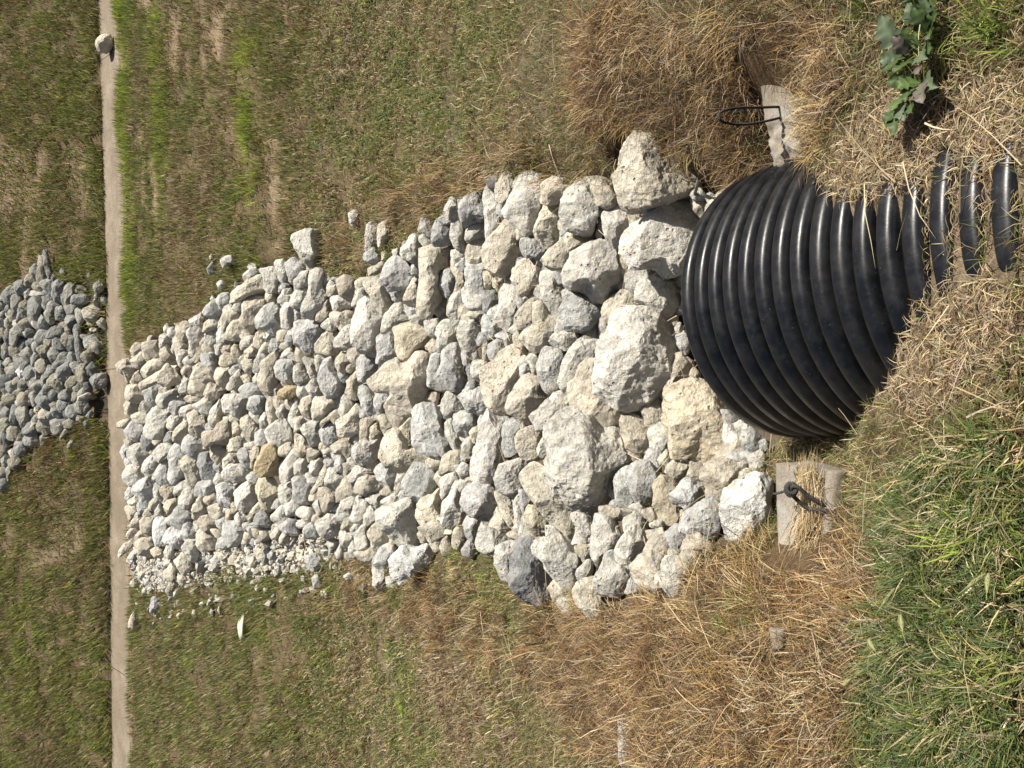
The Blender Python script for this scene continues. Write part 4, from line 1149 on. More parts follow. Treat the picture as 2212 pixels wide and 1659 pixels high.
def rock_points(sub, R, D, u, v_, w, seed, cuts=7, rough=1.0):
    """an angular rock: R(angle) is its outline across u, v_; D its half depth along w"""
    r_ = np.random.default_rng(seed)
    V, Fc = ICO[sub]
    ang = np.arctan2(V[:, 1], V[:, 0]) % (2 * np.pi)
    rho = np.clip(np.hypot(V[:, 0], V[:, 1]), 1e-6, 1)
    Ra = np.interp(ang, np.linspace(0, 2 * np.pi, len(R) + 1), np.append(R, R[0]))
    # a polyhedron of broad broken faces, stretched to the outline
    K = 9 + cuts; nk = r_.normal(size=(K, 3)); nk /= np.linalg.norm(nk, axis=1)[:, None]
    for _ in range(6):                                             # spread the faces round the stone
        dd = nk[:, None] - nk[None]; q2 = (dd ** 2).sum(-1) + .05; nk = nk + .10 * (dd / (q2 ** 1.5)[..., None]).sum(1) / K * 4; nk /= np.linalg.norm(nk, axis=1)[:, None]
    hk = r_.uniform(.60, .92, K)
    dot = V @ nk.T; rad = np.where(dot > .05, hk / np.maximum(dot, .05), 9).min(1); rad = np.minimum(rad, 1.12)
    B = V * rad[:, None]
    Rq = R.mean() + (Ra - R.mean()) * rho ** 1.6
    p = np.stack([Rq * B[:, 0], Rq * B[:, 1], D * 1.15 * B[:, 2]], 1)
    rm = R.mean()
    if sub > 2:
        for k in range(16):                                        # small chipped facets
            n = r_.normal(size=3); n[2] = abs(n[2]) * .9 + .05; n /= np.linalg.norm(n)
            e = p @ n - (p @ n).max() * r_.uniform(.86, .97)
            p = p - np.where(e > 0, e * .95, 0)[:, None] * n
    for k in range(3):
        n = r_.normal(size=3); n[2] = -abs(n[2]); n /= np.linalg.norm(n)
        e = p @ n - (p @ n).max() * r_.uniform(.6, .85)
        p = p - np.where(e > 0, e * .9, 0)[:, None] * n
    q = p / rm + seed * 3.7
    dirn = p / (np.linalg.norm(p, axis=1)[:, None] + 1e-9)
    a = .015 * fbm(q * 1.9, 2, seed % 97) + (.045 * np.abs(fbm(q * 4.3, 3, seed % 89)) - .018)
    if sub >= 3: a = a + .034 * fbm(q * 8, 2, seed % 83)
    if sub >= 4: a = a - .05 * np.maximum(fbm(q * 13, 2, seed % 79) - .05, 0) + .014 * fbm(q * 20, 2, seed % 73)
    p = p + dirn * (a * rm * rough * (.72 if sub >= 5 else 1))[:, None]
    # bring the outline back to its traced size
    an = np.arctan2(p[:, 1], p[:, 0]) % (2 * np.pi); rr = np.hypot(p[:, 0], p[:, 1]); nb = 32 if sub > 2 else 12
    bi = (an / (2 * np.pi) * nb).astype(int) % nb; mx = np.zeros(nb); np.maximum.at(mx, bi, rr)
    tg = np.zeros(nb); cnt = np.zeros(nb); np.maximum.at(tg, bi, Ra); mx = np.where(mx > 0, mx, rm)
    ratio = np.clip(np.where(tg > 0, tg, mx) / mx, .9, 1.55); ratio = (np.roll(ratio, 1) + 2 * ratio + np.roll(ratio, -1)) / 4
    sc = np.interp(an, (np.arange(nb + 2) - .5) * 2 * np.pi / nb, np.r_[ratio[-1], ratio, ratio[0]])
    p[:, :2] *= sc[:, None]
    return p[:, :1] * u + p[:, 1:2] * v_ + p[:, 2:] * w, Fc

stones = []
for line in STONES.strip().split('\n'):
    if line[0] == '@':
        h_ = line[1:].split(); ox, oy, sc = map(float, h_[:3]); low = len(h_) > 3; continue
    part = line.split('|'); k = part[0]
    P = np.array([[float(c) for c in q.split(',')] for q in part[1].split()])
    P = (P / sc + np.array([ox, oy])) * (2212 / 4032)
    x, y = P[:, 0], P[:, 1]; x2, y2 = np.roll(x, -1), np.roll(y, -1); cr = x * y2 - x2 * y
    A = cr.sum() / 2; c = np.array([((x + x2) * cr).sum(), ((y + y2) * cr).sum()]) / (6 * A)
    stones.append(dict(low=low, k=k, P=P, A=abs(A), c=c, label=part[2] if len(part) > 2 else None, short=part[3] if len(part) > 3 else None))

for i, s in enumerate(stones):
    c = s['c']; P = s['P'] - c
    d = ray(np.array(c[0]), np.array(c[1])); dn = d / np.linalg.norm(d)
    dep = math.asin(-dn[2])
    hs = (P[:, 0].max() - P[:, 0].min()) / 2 / FPX                 # half height in the view, per metre of depth
    g0 = hit(c[0], c[1])[0]; out = not (inside(APRON, g0[0], g0[1]) or inside(PILE, g0[0], g0[1]))
    pt, t = hit(c[0], c[1], (1.05 if out else (.55 if s['low'] else .9)) * hs * math.cos(dep))
    # outline as a radius for each direction
    th = np.linspace(0, 2 * np.pi, 96, endpoint=False); R = np.zeros(96)
    Q = np.roll(P, -1, 0)
    for j, a in enumerate(th):
        e = np.array([math.cos(a), math.sin(a)])
        dq = Q - P; den = e[0] * dq[:, 1] - e[1] * dq[:, 0]
        den = np.where(np.abs(den) < 1e-9, 1e-9, den)
        tt = (P[:, 0] * dq[:, 1] - P[:, 1] * dq[:, 0]) / den
        ss = (P[:, 0] * e[1] - P[:, 1] * e[0]) / den
        ok = (tt > 0) & (ss >= -1e-6) & (ss <= 1 + 1e-6)
        R[j] = tt[ok].max() if ok.any() else 1
    R = R * 1.12 * t / FPX
    g = math.exp(np.log(R).mean())
    D = g * np.random.default_rng(i).uniform(.72, .98)
    sub = 6 if s['A'] > 15000 else (5 if s['A'] > 2300 else (4 if s['A'] > 420 else 3))
    if s['low'] and sub > 3: sub -= 1
    V, Fc = rock_points(sub, R, D, DN[None], -RX[None], -F[None], i + 11, cuts=6 + i % 4)
    Fc = Fc[:, ::-1]
    ju = np.random.default_rng(i + 500)
    tint = np.array(TINT[s['k']]) * ju.uniform(.92, 1.05) * ju.uniform(.99, 1.01, 3)
    if c[0] < 232 and c[1] > 400: tint = tint * np.array([.58, .59, .58])     # far bank: shade of the backlit pile darkened into the tint
    s.update(pt=pt, t=t, V=V, F=Fc, tint=tint, g=g)

order = sorted(range(len(stones)), key=lambda i: -stones[i]['A'])
keep = set(order[:300]) | {i for i, s in enumerate(stones) if s['label']}
while len(keep) > 300:
    for i in reversed(order):
        if i in keep and not stones[i]['label']: keep.discard(i); break
# labels: by look, then by the named stone they lie next to in the picture
marks = [s for s in stones if s['label']]
def rel(a, b):
    dx, dy = a[0] - b[0], a[1] - b[1]
    if abs(dx) > abs(dy) * 2: return 'right of' if dx > 0 else 'left of'
    if abs(dy) > abs(dx) * 2: return 'below' if dy > 0 else 'above'
    return ('lower ' if dy > 0 else 'upper ') + ('right of' if dx > 0 else 'left of')
used = {}
ORD = ['', 'second ', 'third ', 'fourth ', 'fifth ', 'sixth ', 'seventh ', 'eighth ', 'ninth ', 'tenth ', 'eleventh ', 'twelfth ']
todo = []
for i in sorted(keep):
    s = stones[i]
    if s['label']: used[s['label']] = 1; continue
    far = s['c'][0] < 232
    mk = min([m for m in marks if (m['c'][0] < 232) == far], key=lambda m: np.hypot(*(m['c'] - s['c'])))
    todo.append((np.hypot(*(mk['c'] - s['c'])), i, mk))
for d, i, mk in sorted(todo, key=lambda q: q[0]):
    s = stones[i]; w, h = np.ptp(s['P'][:, 1]), np.ptp(s['P'][:, 0])
    shape = 'tall' if w > 1.55 * h else ('wide' if h > 1.55 * w else ('small' if s['A'] < 500 else ('large' if s['A'] > 4500 else 'angular')))
    r = rel(s['c'], mk['c'])
    if r.startswith(('lower', 'upper')): r = 'to the ' + r
    key = (TNAME[s['k']], shape, r, mk['short']); n = used.get(key, 0); used[key] = n + 1
    s['label'] = f"{TNAME[s['k']]} {shape} rock {r} the {mk['short']}" if n == 0 else f"{TNAME[s['k']]} {shape} rock, {ORD[n]}nearest {r} the {mk['short']}"

grp = {'apron': 'limestone rocks of the apron below the pipe', 'far': 'limestone rocks of the far bank pile'}
restV, restF, restC, nv = [], [], [], 0
for i, s in enumerate(stones):
    if i in keep:
        base = s['pt'].copy()
        me = np_mesh('rock', s['V'], s['F'], np.tile(s['tint'], (len(s['V']), 1)), smooth=False)
        o = link('limestone_rock', me, STONE, loc=base)
        tag(o, s['label'], 'rock', grp['far' if s['c'][0] < 232 and s['c'][1] > 400 else 'apron'])
    else:
        restV.append(s['V'] + s['pt']); restF.append(s['F'] + nv); nv += len(s['V']); restC.append(np.tile(s['tint'], (len(s['V']), 1)))
# smaller stones wedged between and under the big ones
def scatter(poly, n, rlo, rhi, seed, sink, sub=1, power=2.0):
    global nv
    r_ = np.random.default_rng(seed); lo, hi = poly.min(0), poly.max(0)
    x = r_.uniform(lo[0], hi[0], n * 4); y = r_.uniform(lo[1], hi[1], n * 4); k = inside(poly, x, y); x, y = x[k][:n], y[k][:n]
    z = T(x, y)
    for q in range(len(x)):
        rad = rlo + (rhi - rlo) * r_.random() ** power
        R = rad * (1 + .28 * np.interp(np.arange(24), np.arange(0, 25, 4), np.append(r_.normal(size=6), 0)[[0, 1, 2, 3, 4, 5, 0]]))
        a = r_.normal(size=3); a /= np.linalg.norm(a); b = np.cross(a, r_.normal(size=3)); b /= np.linalg.norm(b); c = np.cross(a, b)
        V, Fc = rock_points(sub, np.abs(R) + rad * .2, rad * r_.uniform(.6, .9), a[None], b[None], c[None], 1000 + seed * 91 + q, cuts=4, rough=.8)
        tint = np.array(TINT[r_.choice(list('wwwcctgg'))]) * r_.uniform(.85, 1.05)
        if y[q] > 11.6: tint = tint * .8  # far pile shade darkened into its small stones too
        restV.append(V + np.array([x[q], y[q], z[q] + rad * sink])); restF.append(Fc + nv); nv += len(V); restC.append(np.tile(tint, (len(V), 1)))
scatter(APRON, 700, .035, .09, 1, -.5, 2)
scatter(PILE, 110, .05, .13, 2, -.2, 2)
scatter(np.array([[1.3, 13.9], [1.1, 16.2], [-2.6, 16.2], [-2.3, 14.0]]), 150, .07, .2, 6, .3, 3)
me = np_mesh('small_stones', np.concatenate(restV), np.concatenate(restF), np.concatenate(restC), smooth=False)
o = link('small_stones', me, STONE); tag(o, 'small pale stones wedged between the larger rocks of both piles', 'small stones', kind='stuff')
restV, restF, restC, nv = [], [], [], 0
scatter(GRAV, 2600, .007, .034, 3, .1, 1, 3.0)
GR2 = ground_poly([(640, 690), (900, 620), (1200, 640), (1450, 560), (1560, 1000), (1450, 1180), (1000, 1150), (700, 1160), (480, 1200), (300, 1150), (300, 850)])
scatter(GR2, 900, .008, .035, 4, .2, 1, 2.0)
RIM = ground_poly([(640, 1180), (880, 1200), (880, 1270), (640, 1290), (440, 1330), (300, 1350), (300, 1240)])
scatter(RIM, 160, .012, .05, 5, .3, 1, 2.0)
me = np_mesh('gravel', np.concatenate(restV), np.concatenate(restF), np.concatenate(restC), smooth=False)
o = link('gravel', me, STONE); tag(o, 'pale limestone gravel and pebbles spilled among the rocks', 'gravel', kind='stuff')
# ------------------------------------------------------------------ corrugated drain pipe
pipe = bpy.data.objects.new('drain_pipe', None); col.objects.link(pipe)
pipe.matrix_world = Matrix(((pr_[0], pu[0], -pa[0], AX0[0]), (pr_[1], pu[1], -pa[1], AX0[1]), (pr_[2], pu[2], -pa[2], AX0[2]), (0, 0, 0, 1)))
if pipe.matrix_world.determinant() < 0:
    pipe.matrix_world = Matrix(((-pr_[0], pu[0], -pa[0], AX0[0]), (-pr_[1], pu[1], -pa[1], AX0[1]), (-pr_[2], pu[2], -pa[2], AX0[2]), (0, 0, 0, 1)))
tag(pipe, 'black corrugated plastic drain pipe coming out of the dry grassy bank', 'pipe')
PITCHR = .0675
def revolve(prof, seg=128, wob=0):
    prof = np.array(prof); th = np.linspace(0, 2 * np.pi, seg, endpoint=False); n = len(prof)
    v = np.stack([prof[:, None, 1] * np.cos(th), prof[:, None, 1] * np.sin(th), np.repeat(prof[:, :1], seg, 1)], -1)
    ii = np.arange(n * seg).reshape(n, seg); jj = np.roll(ii, -1, 1)
    q = np.stack([ii[:-1], jj[:-1], jj[1:], ii[1:]], -1).reshape(-1, 4)
    return v.reshape(-1, 3), q
h = []
for a in np.linspace(-1, 1, 19):                                # one rounded hump
    h.append((a * .0315, PR - .043 + .043 * (1 - abs(a) ** 3.2) ** .62))
v, q = revolve(h); rib_me = np_mesh('rib', v, q)
for k in range(26):
    o = link('rib', rib_me, PIPE, pipe, (0, 0, .03 + k * PITCHR)); o.rotation_euler.z = k * .7
v, q = revolve([(.0, PR - .050), (.0, PR - .0405), (26 * PITCHR, PR - .0405)]); link('outer_wall', np_mesh('outer_wall', v, q), PIPE, pipe)
v, q = revolve([(26 * PITCHR, PR - .062), (-.004, PR - .062), (-.006, PR - .056), (-.004, PR - .050), (.0, PR - .050)]); link('liner', np_mesh('liner', v, q), PIPE, pipe)

# ------------------------------------------------------------------ concrete blocks with rope loops
def block_body(C, depth, seed, recess=None, rough=lambda a, b: 0 * a, nu=40, nv=22):
    """C: four top corners (u0v0, u1v0, u1v1, u0v1); a gridded top, skirts downwards"""
    C = [np.array(c) for c in C]
    a, b = np.meshgrid(np.linspace(0, 1, nu), np.linspace(0, 1, nv), indexing='ij')
    A, B = a[..., None], b[..., None]
    P = C[0] * (1 - A) * (1 - B) + C[1] * A * (1 - B) + C[2] * A * B + C[3] * (1 - A) * B
    n = np.cross(C[1] - C[0], C[3] - C[0]); n /= np.linalg.norm(n)
    if n[2] < 0: n = -n
    q = P.reshape(-1, 3) * 30 + seed
    d = .0012 * fbm(q * 2, 3, seed) + rough(a, b).ravel() * (.010 * fbm(q, 3, seed + 1) - .006 * np.abs(fbm(q * 2.7, 3, seed + 2)))
    ed = np.minimum(np.minimum(a, 1 - a) * nu * .5, np.minimum(b, 1 - b) * nv * .5).ravel()
    d = d - .006 * np.clip(1 - ed, 0, 1) ** 2 * (1 + .6 * fbm(q * 1.3, 2, seed + 5))
    if recess:
        lo, hi, z = recess
        d = d - z * (sstep(lo - .03, lo + .03, b) * (1 - sstep(hi - .03, hi + .03, b)) * sstep(-.06, .02, a) * (1 - sstep(.98, 1.06, a))).ravel()
    top = P.reshape(-1, 3) + d[:, None] * n
    ii = np.arange(nu * nv).reshape(nu, nv)
    Q = [np.stack([ii[:-1, :-1], ii[1:, :-1], ii[1:, 1:], ii[:-1, 1:]], -1).reshape(-1, 4)]
    ring = np.concatenate([ii[:-1, 0], ii[-1, :-1], ii[:0:-1, -1], ii[0, :0:-1]])
    V = [top]; prev = ring; cnt = len(top)
    for k in range(1, 7):
        w = top[ring] - n * depth * k / 6; w = w + (fbm(w * 40 + seed, 2, seed + 9) * .003)[:, None] * np.array([1, .5, 0])
        V.append(w); cur = np.arange(cnt, cnt + len(ring)); cnt += len(ring)
        Q.append(np.stack([prev, cur, np.roll(cur, -1), np.roll(prev, -1)], -1)); prev = cur
    return np.concatenate(V), np.concatenate(Q), n
def on_plane(px, py, p0, n):
    d = ray(np.array(float(px)), np.array(float(py))); t = ((p0 - CAM) @ n) / (d @ n); return CAM + t * d
def z2(x, y): return ((2400 + x / 1.165) * .5486, (1600 + y / 1.165) * .5486)
def z3(x, y): return ((2400 + x / 1.3554) * .5486, (y / 1.3554) * .5486)
def rope_mesh(pts, R=.0062, turns=55, strands=3):
    pts = np.array(pts); s = np.r_[0, np.cumsum(np.linalg.norm(np.diff(pts, axis=0), axis=1))]
    u = np.linspace(0, s[-1], 150)
    # smooth through the points
    p = np.stack([np.interp(u, s, pts[:, k]) for k in range(3)], 1)
    for _ in range(18): p[1:-1] = (p[:-2] + 2 * p[1:-1] + p[2:]) / 4
    t = np.gradient(p, axis=0); t /= np.linalg.norm(t, axis=1)[:, None] + 1e-9
    a = np.cross(t, [.3, .1, .9]); a /= np.linalg.norm(a, axis=1)[:, None]; b = np.cross(t, a)
    V, Q, n = [], [], 0
    for k in range(strands):
        ph = u * turns + k * 2 * np.pi / strands
        c = p + R * .55 * (a * np.cos(ph)[:, None] + b * np.sin(ph)[:, None])
        v, q = tube(c, R * .62, 7); V.append(v); Q.append(q + n); n += len(v)
    return np.concatenate(V), np.concatenate(Q)

tilt = np.array([0, math.sin(math.radians(15)), math.cos(math.radians(15))])
# smooth block, image-lower side of the pipe
cpt = hit(*z2(900, 490))[0] + np.array([0, 0, .105])
B1 = [on_plane(*z2(*q), cpt, tilt) for q in ((755, 262), (770, 710), (1005, 694), (1045, 300))]
blk1 = bpy.data.objects.new('concrete_block', None); col.objects.link(blk1)
tag(blk1, 'smooth grey concrete block half covered in straw with a knotted rope', 'block', 'concrete blocks either side of the pipe')
v, q, nn = block_body(B1, .26, 3, recess=(.36, .80, .022))
link('body', np_mesh('body', v, q), BLOCK, blk1)
up_ = np.array([0, .15, 1.0]); pn = np.cross(RX, up_); pn /= np.linalg.norm(pn)
b0 = on_plane(*z2(1020, 480), cpt, tilt)
def rp(x, y, p0, dz=0): return on_plane(*z2(x, y), p0 + np.array([0, 0, dz]), tilt)
L1 = [rp(1060, 500, cpt, -.03), rp(1000, 478, cpt, .006), rp(905, 468, cpt, .03), rp(862, 432, cpt, .055), rp(830, 396, cpt, .075), rp(838, 362, cpt, .085), rp(868, 372, cpt, .075), rp(905, 408, cpt, .05), rp(960, 440, cpt, .02), rp(1035, 470, cpt, -.03)]
v, q = rope_mesh(L1, .0058, 380); rope1 = link('rope_loop', np_mesh('rope_loop', v, q), ROPE, blk1)
kc = rp(833, 380, cpt, .08); kn = []
for a in np.linspace(0, 6 * np.pi, 40): kn.append(kc + RX * .017 * math.cos(a) * (1 - .2 * math.sin(a * .5)) + np.array([0, .7, .5]) * .016 * math.sin(a) + np.array([0, -.6, .6]) * .006 * (a / 9 - 1))
v, q = rope_mesh(kn, .0068, 380); link('knot', np_mesh('knot', v, q), ROPE, rope1)
v, q = rope_mesh([kc, kc + np.array([-.012, .03, .006]), kc + np.array([-.02, .055, -.002])], .004, 300, 2); link('frayed_end', np_mesh('frayed_end', v, q), ROPE, rope1)
# rough block, image-upper side
cpt2 = hit(*z3(880, 640))[0] + np.array([0, 0, .10])
B2 = [on_plane(*z3(*q), cpt2, tilt) for q in ((785, 372), (858, 934), (1045, 882), (960, 350))]
blk2 = bpy.data.objects.new('concrete_block', None); col.objects.link(blk2)
tag(blk2, 'rough broken concrete block with an upright rope loop, sunk in dry grass', 'block', 'concrete blocks either side of the pipe')
v, q, nn = block_body(B2, .22, 8, rough=lambda a, b: .5 + 3.4 * sstep(.45, .65, a))
link('body', np_mesh('body', v, q), BLOCK, blk2)
lb = on_plane(*z3(905, 600), cpt2, tilt)
L2 = [on_plane(*z3(*q), lb, pn) for q in ((930, 572), (890, 570), (820, 573), (740, 573), (660, 577), (600, 592), (570, 618), (590, 648), (650, 663), (720, 666), (800, 655), (870, 640), (935, 622))]
v, q = rope_mesh(L2, .0038, 480); link('rope_loop', np_mesh('rope_loop', v, q), ROPE, blk2)

# flat bit of paving lying in the dry grass
cp3 = hit(*z2(760, 1070))[0] + np.array([0, 0, .035])
B3 = [on_plane(*z2(*q), cp3, tilt) for q in ((725, 1020), (735, 1130), (785, 1110), (790, 1025))]
v, q, nn = block_body(B3, .03, 14, rough=lambda a, b: 0 * a + .5, nu=14, nv=10)
o = link('paving_fragment', np_mesh('paving_fragment', v, q), BLOCK); tag(o, 'small flat grey paving fragment half hidden in the dry grass', 'paving fragment')

# ------------------------------------------------------------------ sticks, scrap, plume
def stick(p, r, name, label, m=STICK):
    p = np.array(p); u = np.linspace(0, 1, 30); c = np.stack([np.interp(u, np.linspace(0, 1, len(p)), p[:, k]) for k in range(3)], 1)
    c = c + .004 * np.stack([fbm(c * 25, 2, 5 + k) for k in range(3)], 1)
    v, q = tube(c, np.linspace(r, r * .6, 30), 7); o = link(name, np_mesh(name, v, q), m); tag(o, label, 'stick'); return o
def n1p(x, y, dz):
    p = hit((1900 + x / 2) * .5486, (480 + y / 2) * .5486)[0]; return p + np.array([0, 0, dz])
stick([n1p(1705, 600, .03), n1p(1760, 520, .06), n1p(1810, 480, .09)], .008, 'stick', 'grey stick leaning in the hole between the rocks and the rough concrete block')
def p4(x, y): return hit((x / 3.13) * .5486, (950 + y / 3.13) * .5486)[0]
sc_ = p4(390, 1612) + np.array([0, 0, .16])
V, Fc = rock_points(2, np.array([.05, .02, .06, .025, .05, .02, .07, .03]) * 1.3, .018, DN[None], RX[None], F[None], 77, 3, 1.5)
o = link('white_scrap', np_mesh('white_scrap', V, Fc, smooth=False), SCRAP, loc=sc_); tag(o, 'bright white scrap of litter caught in the far bank pile', 'scrap')
# pale ribbed plume in the grass left of the stones
pb = hit((430 + 1615 / 3) * .5486, (2050 + 1390 / 3) * .5486)[0]; pt_ = hit((430 + 1640 / 3) * .5486, (2050 + 1110 / 3) * .5486)[0]
ax = pt_ - pb; ln = np.linalg.norm(ax); ax /= ln; sd = np.array([-ax[1], ax[0], 0]); V, Q = [], []
for k in range(22):
    f = k / 21; wd = .055 * math.sin(math.pi * min(1, f * .92 + .06)) ** .8; c = pb + ax * ln * f + np.array([0, 0, .06 + .03 * math.sin(math.pi * f)])
    for sg in (-1, 1):
        i = len(V); e = c + sd * sg * wd + ax * .02 + np.array([0, 0, -.015])
        V += [c - ax * .008, c + ax * .008, e + ax * .006, e - ax * .004]; Q.append((i, i + 1, i + 2, i + 3))
cc = np.tile([.72, .74, .56], (len(V), 1)); o = link('pale_plume', np_mesh('pale_plume', np.array(V), np.array(Q), cc, False), LEAF); tag(o, 'pale ribbed plume lying alone in the grass below the stones', 'plume')

# ------------------------------------------------------------------ weeds
def leaf_mesh(b, t, w, seed, lift, colr, jag=1.0):
    r_ = np.random.default_rng(seed); b = np.array(b); t = np.array(t); ax = t - b; ln = np.linalg.norm(ax); ax /= ln
    up = np.array([0, .36, .93]); sd = np.cross(ax, up); sd /= np.linalg.norm(sd); n = 27; V, C = [], []
    ph = r_.uniform(0, 6)
    for k in range(n):
        f = k / (n - 1); prof = (math.sin(math.pi * f ** .75) ** .8) * (1 - .25 * f)
        lob = 1 - jag * .45 * (.5 + .5 * math.sin(f * 26 + ph)) * (.3 + .7 * (1 - f))
        ww = w * max(prof * lob, .03)
        c = b + ax * ln * f + up * lift * math.sin(math.pi * f * .8) + sd * .1 * w * math.sin(f * 5 + ph)
        for j, a in enumerate((-1, -.5, 0, .5, 1)):
            e = c + sd * ww * a + up * (abs(a) * w * .18 * (1 + .5 * math.sin(f * 15 + a * 3 + ph)) - .0)
            V.append(e); C.append(np.array(colr) * (1.35 if a == 0 else 1) * r_.uniform(.85, 1.12))
    ii = np.arange(n * 5).reshape(n, 5); Q = np.stack([ii[:-1, :-1], ii[:-1, 1:], ii[1:, 1:], ii[1:, :-1]], -1).reshape(-1, 4)
    return np_mesh('leaf', np.array(V), Q, np.array(C))
GREY, PURP, DKG, LTG = (.105, .135, .08), (.125, .105, .085), (.055, .085, .028), (.085, .13, .04)
def weed(leaves, label):
    root = bpy.data.objects.new('broadleaf_weed', None); col.objects.link(root); tag(root, label, 'weed', 'broad-leaved weeds on the bank')
    for i, (bx, by, tx, ty, w, cc) in enumerate(leaves):
        pb = hit(*z3(bx, by))[0] + np.array([0, 0, .03]); pt_ = hit(*z3(tx, ty))[0] + np.array([0, 0, .06])
        link('leaf', leaf_mesh(pb, pt_, w * .00095, bx + ty, .018, cc, 1.35), LEAF, root)
weed([(1745, 190, 1810, -20, 34, LTG), (1750, 190, 1790, 260, 26, DKG), (1720, 120, 1640, 150, 24, DKG), (1730, 60, 1760, -20, 24, DKG), (1745, 175, 1670, 70, 30, GREY), (1740, 200, 1700, 90, 26, DKG), (1735, 150, 1770, 30, 30, GREY), (1680, 60, 1640, -15, 26, DKG), (1760, 160, 1840, 120, 22, DKG)], 'grey-green broad-leaved weed at the top edge of the picture')
weed([(1610, 300, 1525, 130, 38, GREY), (1650, 300, 1660, 190, 26, DKG), (1720, 320, 1810, 300, 26, DKG), (1600, 320, 1560, 440, 26, DKG), (1700, 290, 1775, 365, 30, GREY), (1600, 330, 1520, 365, 26, GREY), (1650, 340, 1605, 440, 26, DKG), (1690, 300, 1720, 230, 24, LTG), (1640, 310, 1590, 240, 22, PURP), (1700, 360, 1735, 440, 24, PURP)], 'grey-leaved weed between the other two weeds')
weed([(1715, 430, 1745, 600, 38, PURP), (1660, 480, 1560, 470, 26, DKG), (1640, 560, 1700, 640, 28, DKG), (1610, 600, 1550, 700, 26, DKG), (1700, 440, 1830, 515, 32, GREY), (1690, 450, 1610, 520, 26, LTG), (1610, 540, 1590, 770, 32, DKG), (1600, 550, 1650, 690, 28, GREY), (1625, 520, 1590, 640, 24, LTG), (1680, 470, 1650, 590, 24, DKG)], 'purple-tinged weed nearest the buried pipe ribs')

# ------------------------------------------------------------------ foxtail grasses in the lush corner
FT = [((1345, 865), (1290, 960), 'foxtail seed head nearest the smooth concrete block'), ((1440, 975), (1480, 1060), 'foxtail seed head in the middle of the green grass'), ((1205, 1190), (1310, 1110), 'drooping foxtail seed head over the edge of the dry grass'),
      ((1315, 1060), (1390, 1120), 'foxtail seed head between the drooping one and the green middle'), ((1720, 785), (1640, 850), 'left of two bright foxtail heads in the sunlit green grass'), ((1815, 800), (1830, 880), 'right of two bright foxtail heads in the sunlit green grass')]
for (hx, hy), (bx, by), lab in FT:
    p0 = hit(*z2(bx, by))[0]; p1 = hit(*z2(hx, hy))[0] + np.array([0, 0, .12]); ax = p1 - p0; L_ = np.linalg.norm(ax); ax /= L_
    u = np.linspace(0, 1, 16)[:, None]; c = p0 + ax * L_ * u + np.array([0, 0, .05]) * np.sin(np.pi * u)
    root = bpy.data.objects.new('foxtail_grass', None); col.objects.link(root); tag(root, lab, 'grass head', 'foxtail heads in the green grass')
    v, q = tube(c, .0011, 5); link('stem', np_mesh('stem', v, q, np.tile([.2, .24, .08], (len(v), 1))), LEAF, root)
    d_ = c[-1] - c[-3]; d_ /= np.linalg.norm(d_); r_ = np.random.default_rng(int(hx)); V, Q = [], []
    for k in range(240):
        f = r_.random(); rad = .0042 * math.sin(math.pi * min(.97, f * .9 + .08)) ** .6; o_ = r_.normal(size=3); o_ -= d_ * (o_ @ d_); o_ /= np.linalg.norm(o_)
        bs = c[-1] + d_ * f * .036 + o_ * rad * .3; tp = bs + o_ * rad * 1.3 + d_ * .010; s_ = np.cross(o_, d_) * .0016
        i = len(V); V += [bs - s_, bs + s_, tp]; Q.append((i, i + 1, i + 2))
    link('seed_head', np_mesh('seed_head', np.array(V), np.array(Q), np.tile([.30, .31, .14], (len(V), 1)) * r_.uniform(.8, 1.15, (len(V), 1)), False), LEAF, root)
# ------------------------------------------------------------------ grass and thatch
PAL = {'green': (.165, .21, .052), 'dgreen': (.085, .125, .036), 'olive': (.245, .235, .082), 'bright': (.33, .40, .055), 'blue': (.115, .160, .075),
       'straw': (.56, .44, .26), 'gold': (.42, .285, .115), 'brown': (.165, .098, .046), 'taupe': (.36, .29, .20), 'pale': (.62, .53, .36), 'dark': (.070, .048, .030), 'rust': (.22, .125, .055)}
PK = list(PAL); PA = np.array([PAL[k] for k in PK])
def pick(n, weights, r_):
    """weights: dict name -> array or float"""
    W = np.zeros((n, len(PK)))
    for k, w in weights.items(): W[:, PK.index(k)] = w
    W = np.maximum(W, 0); cs = np.cumsum(W, 1); u = r_.random(n) * cs[:, -1]
    i = (u[:, None] > cs).sum(1).clip(0, len(PK) - 1)
    return PA[i] * r_.uniform(.75, 1.25, (n, 1)) * r_.uniform(.93, 1.07, (n, 3))
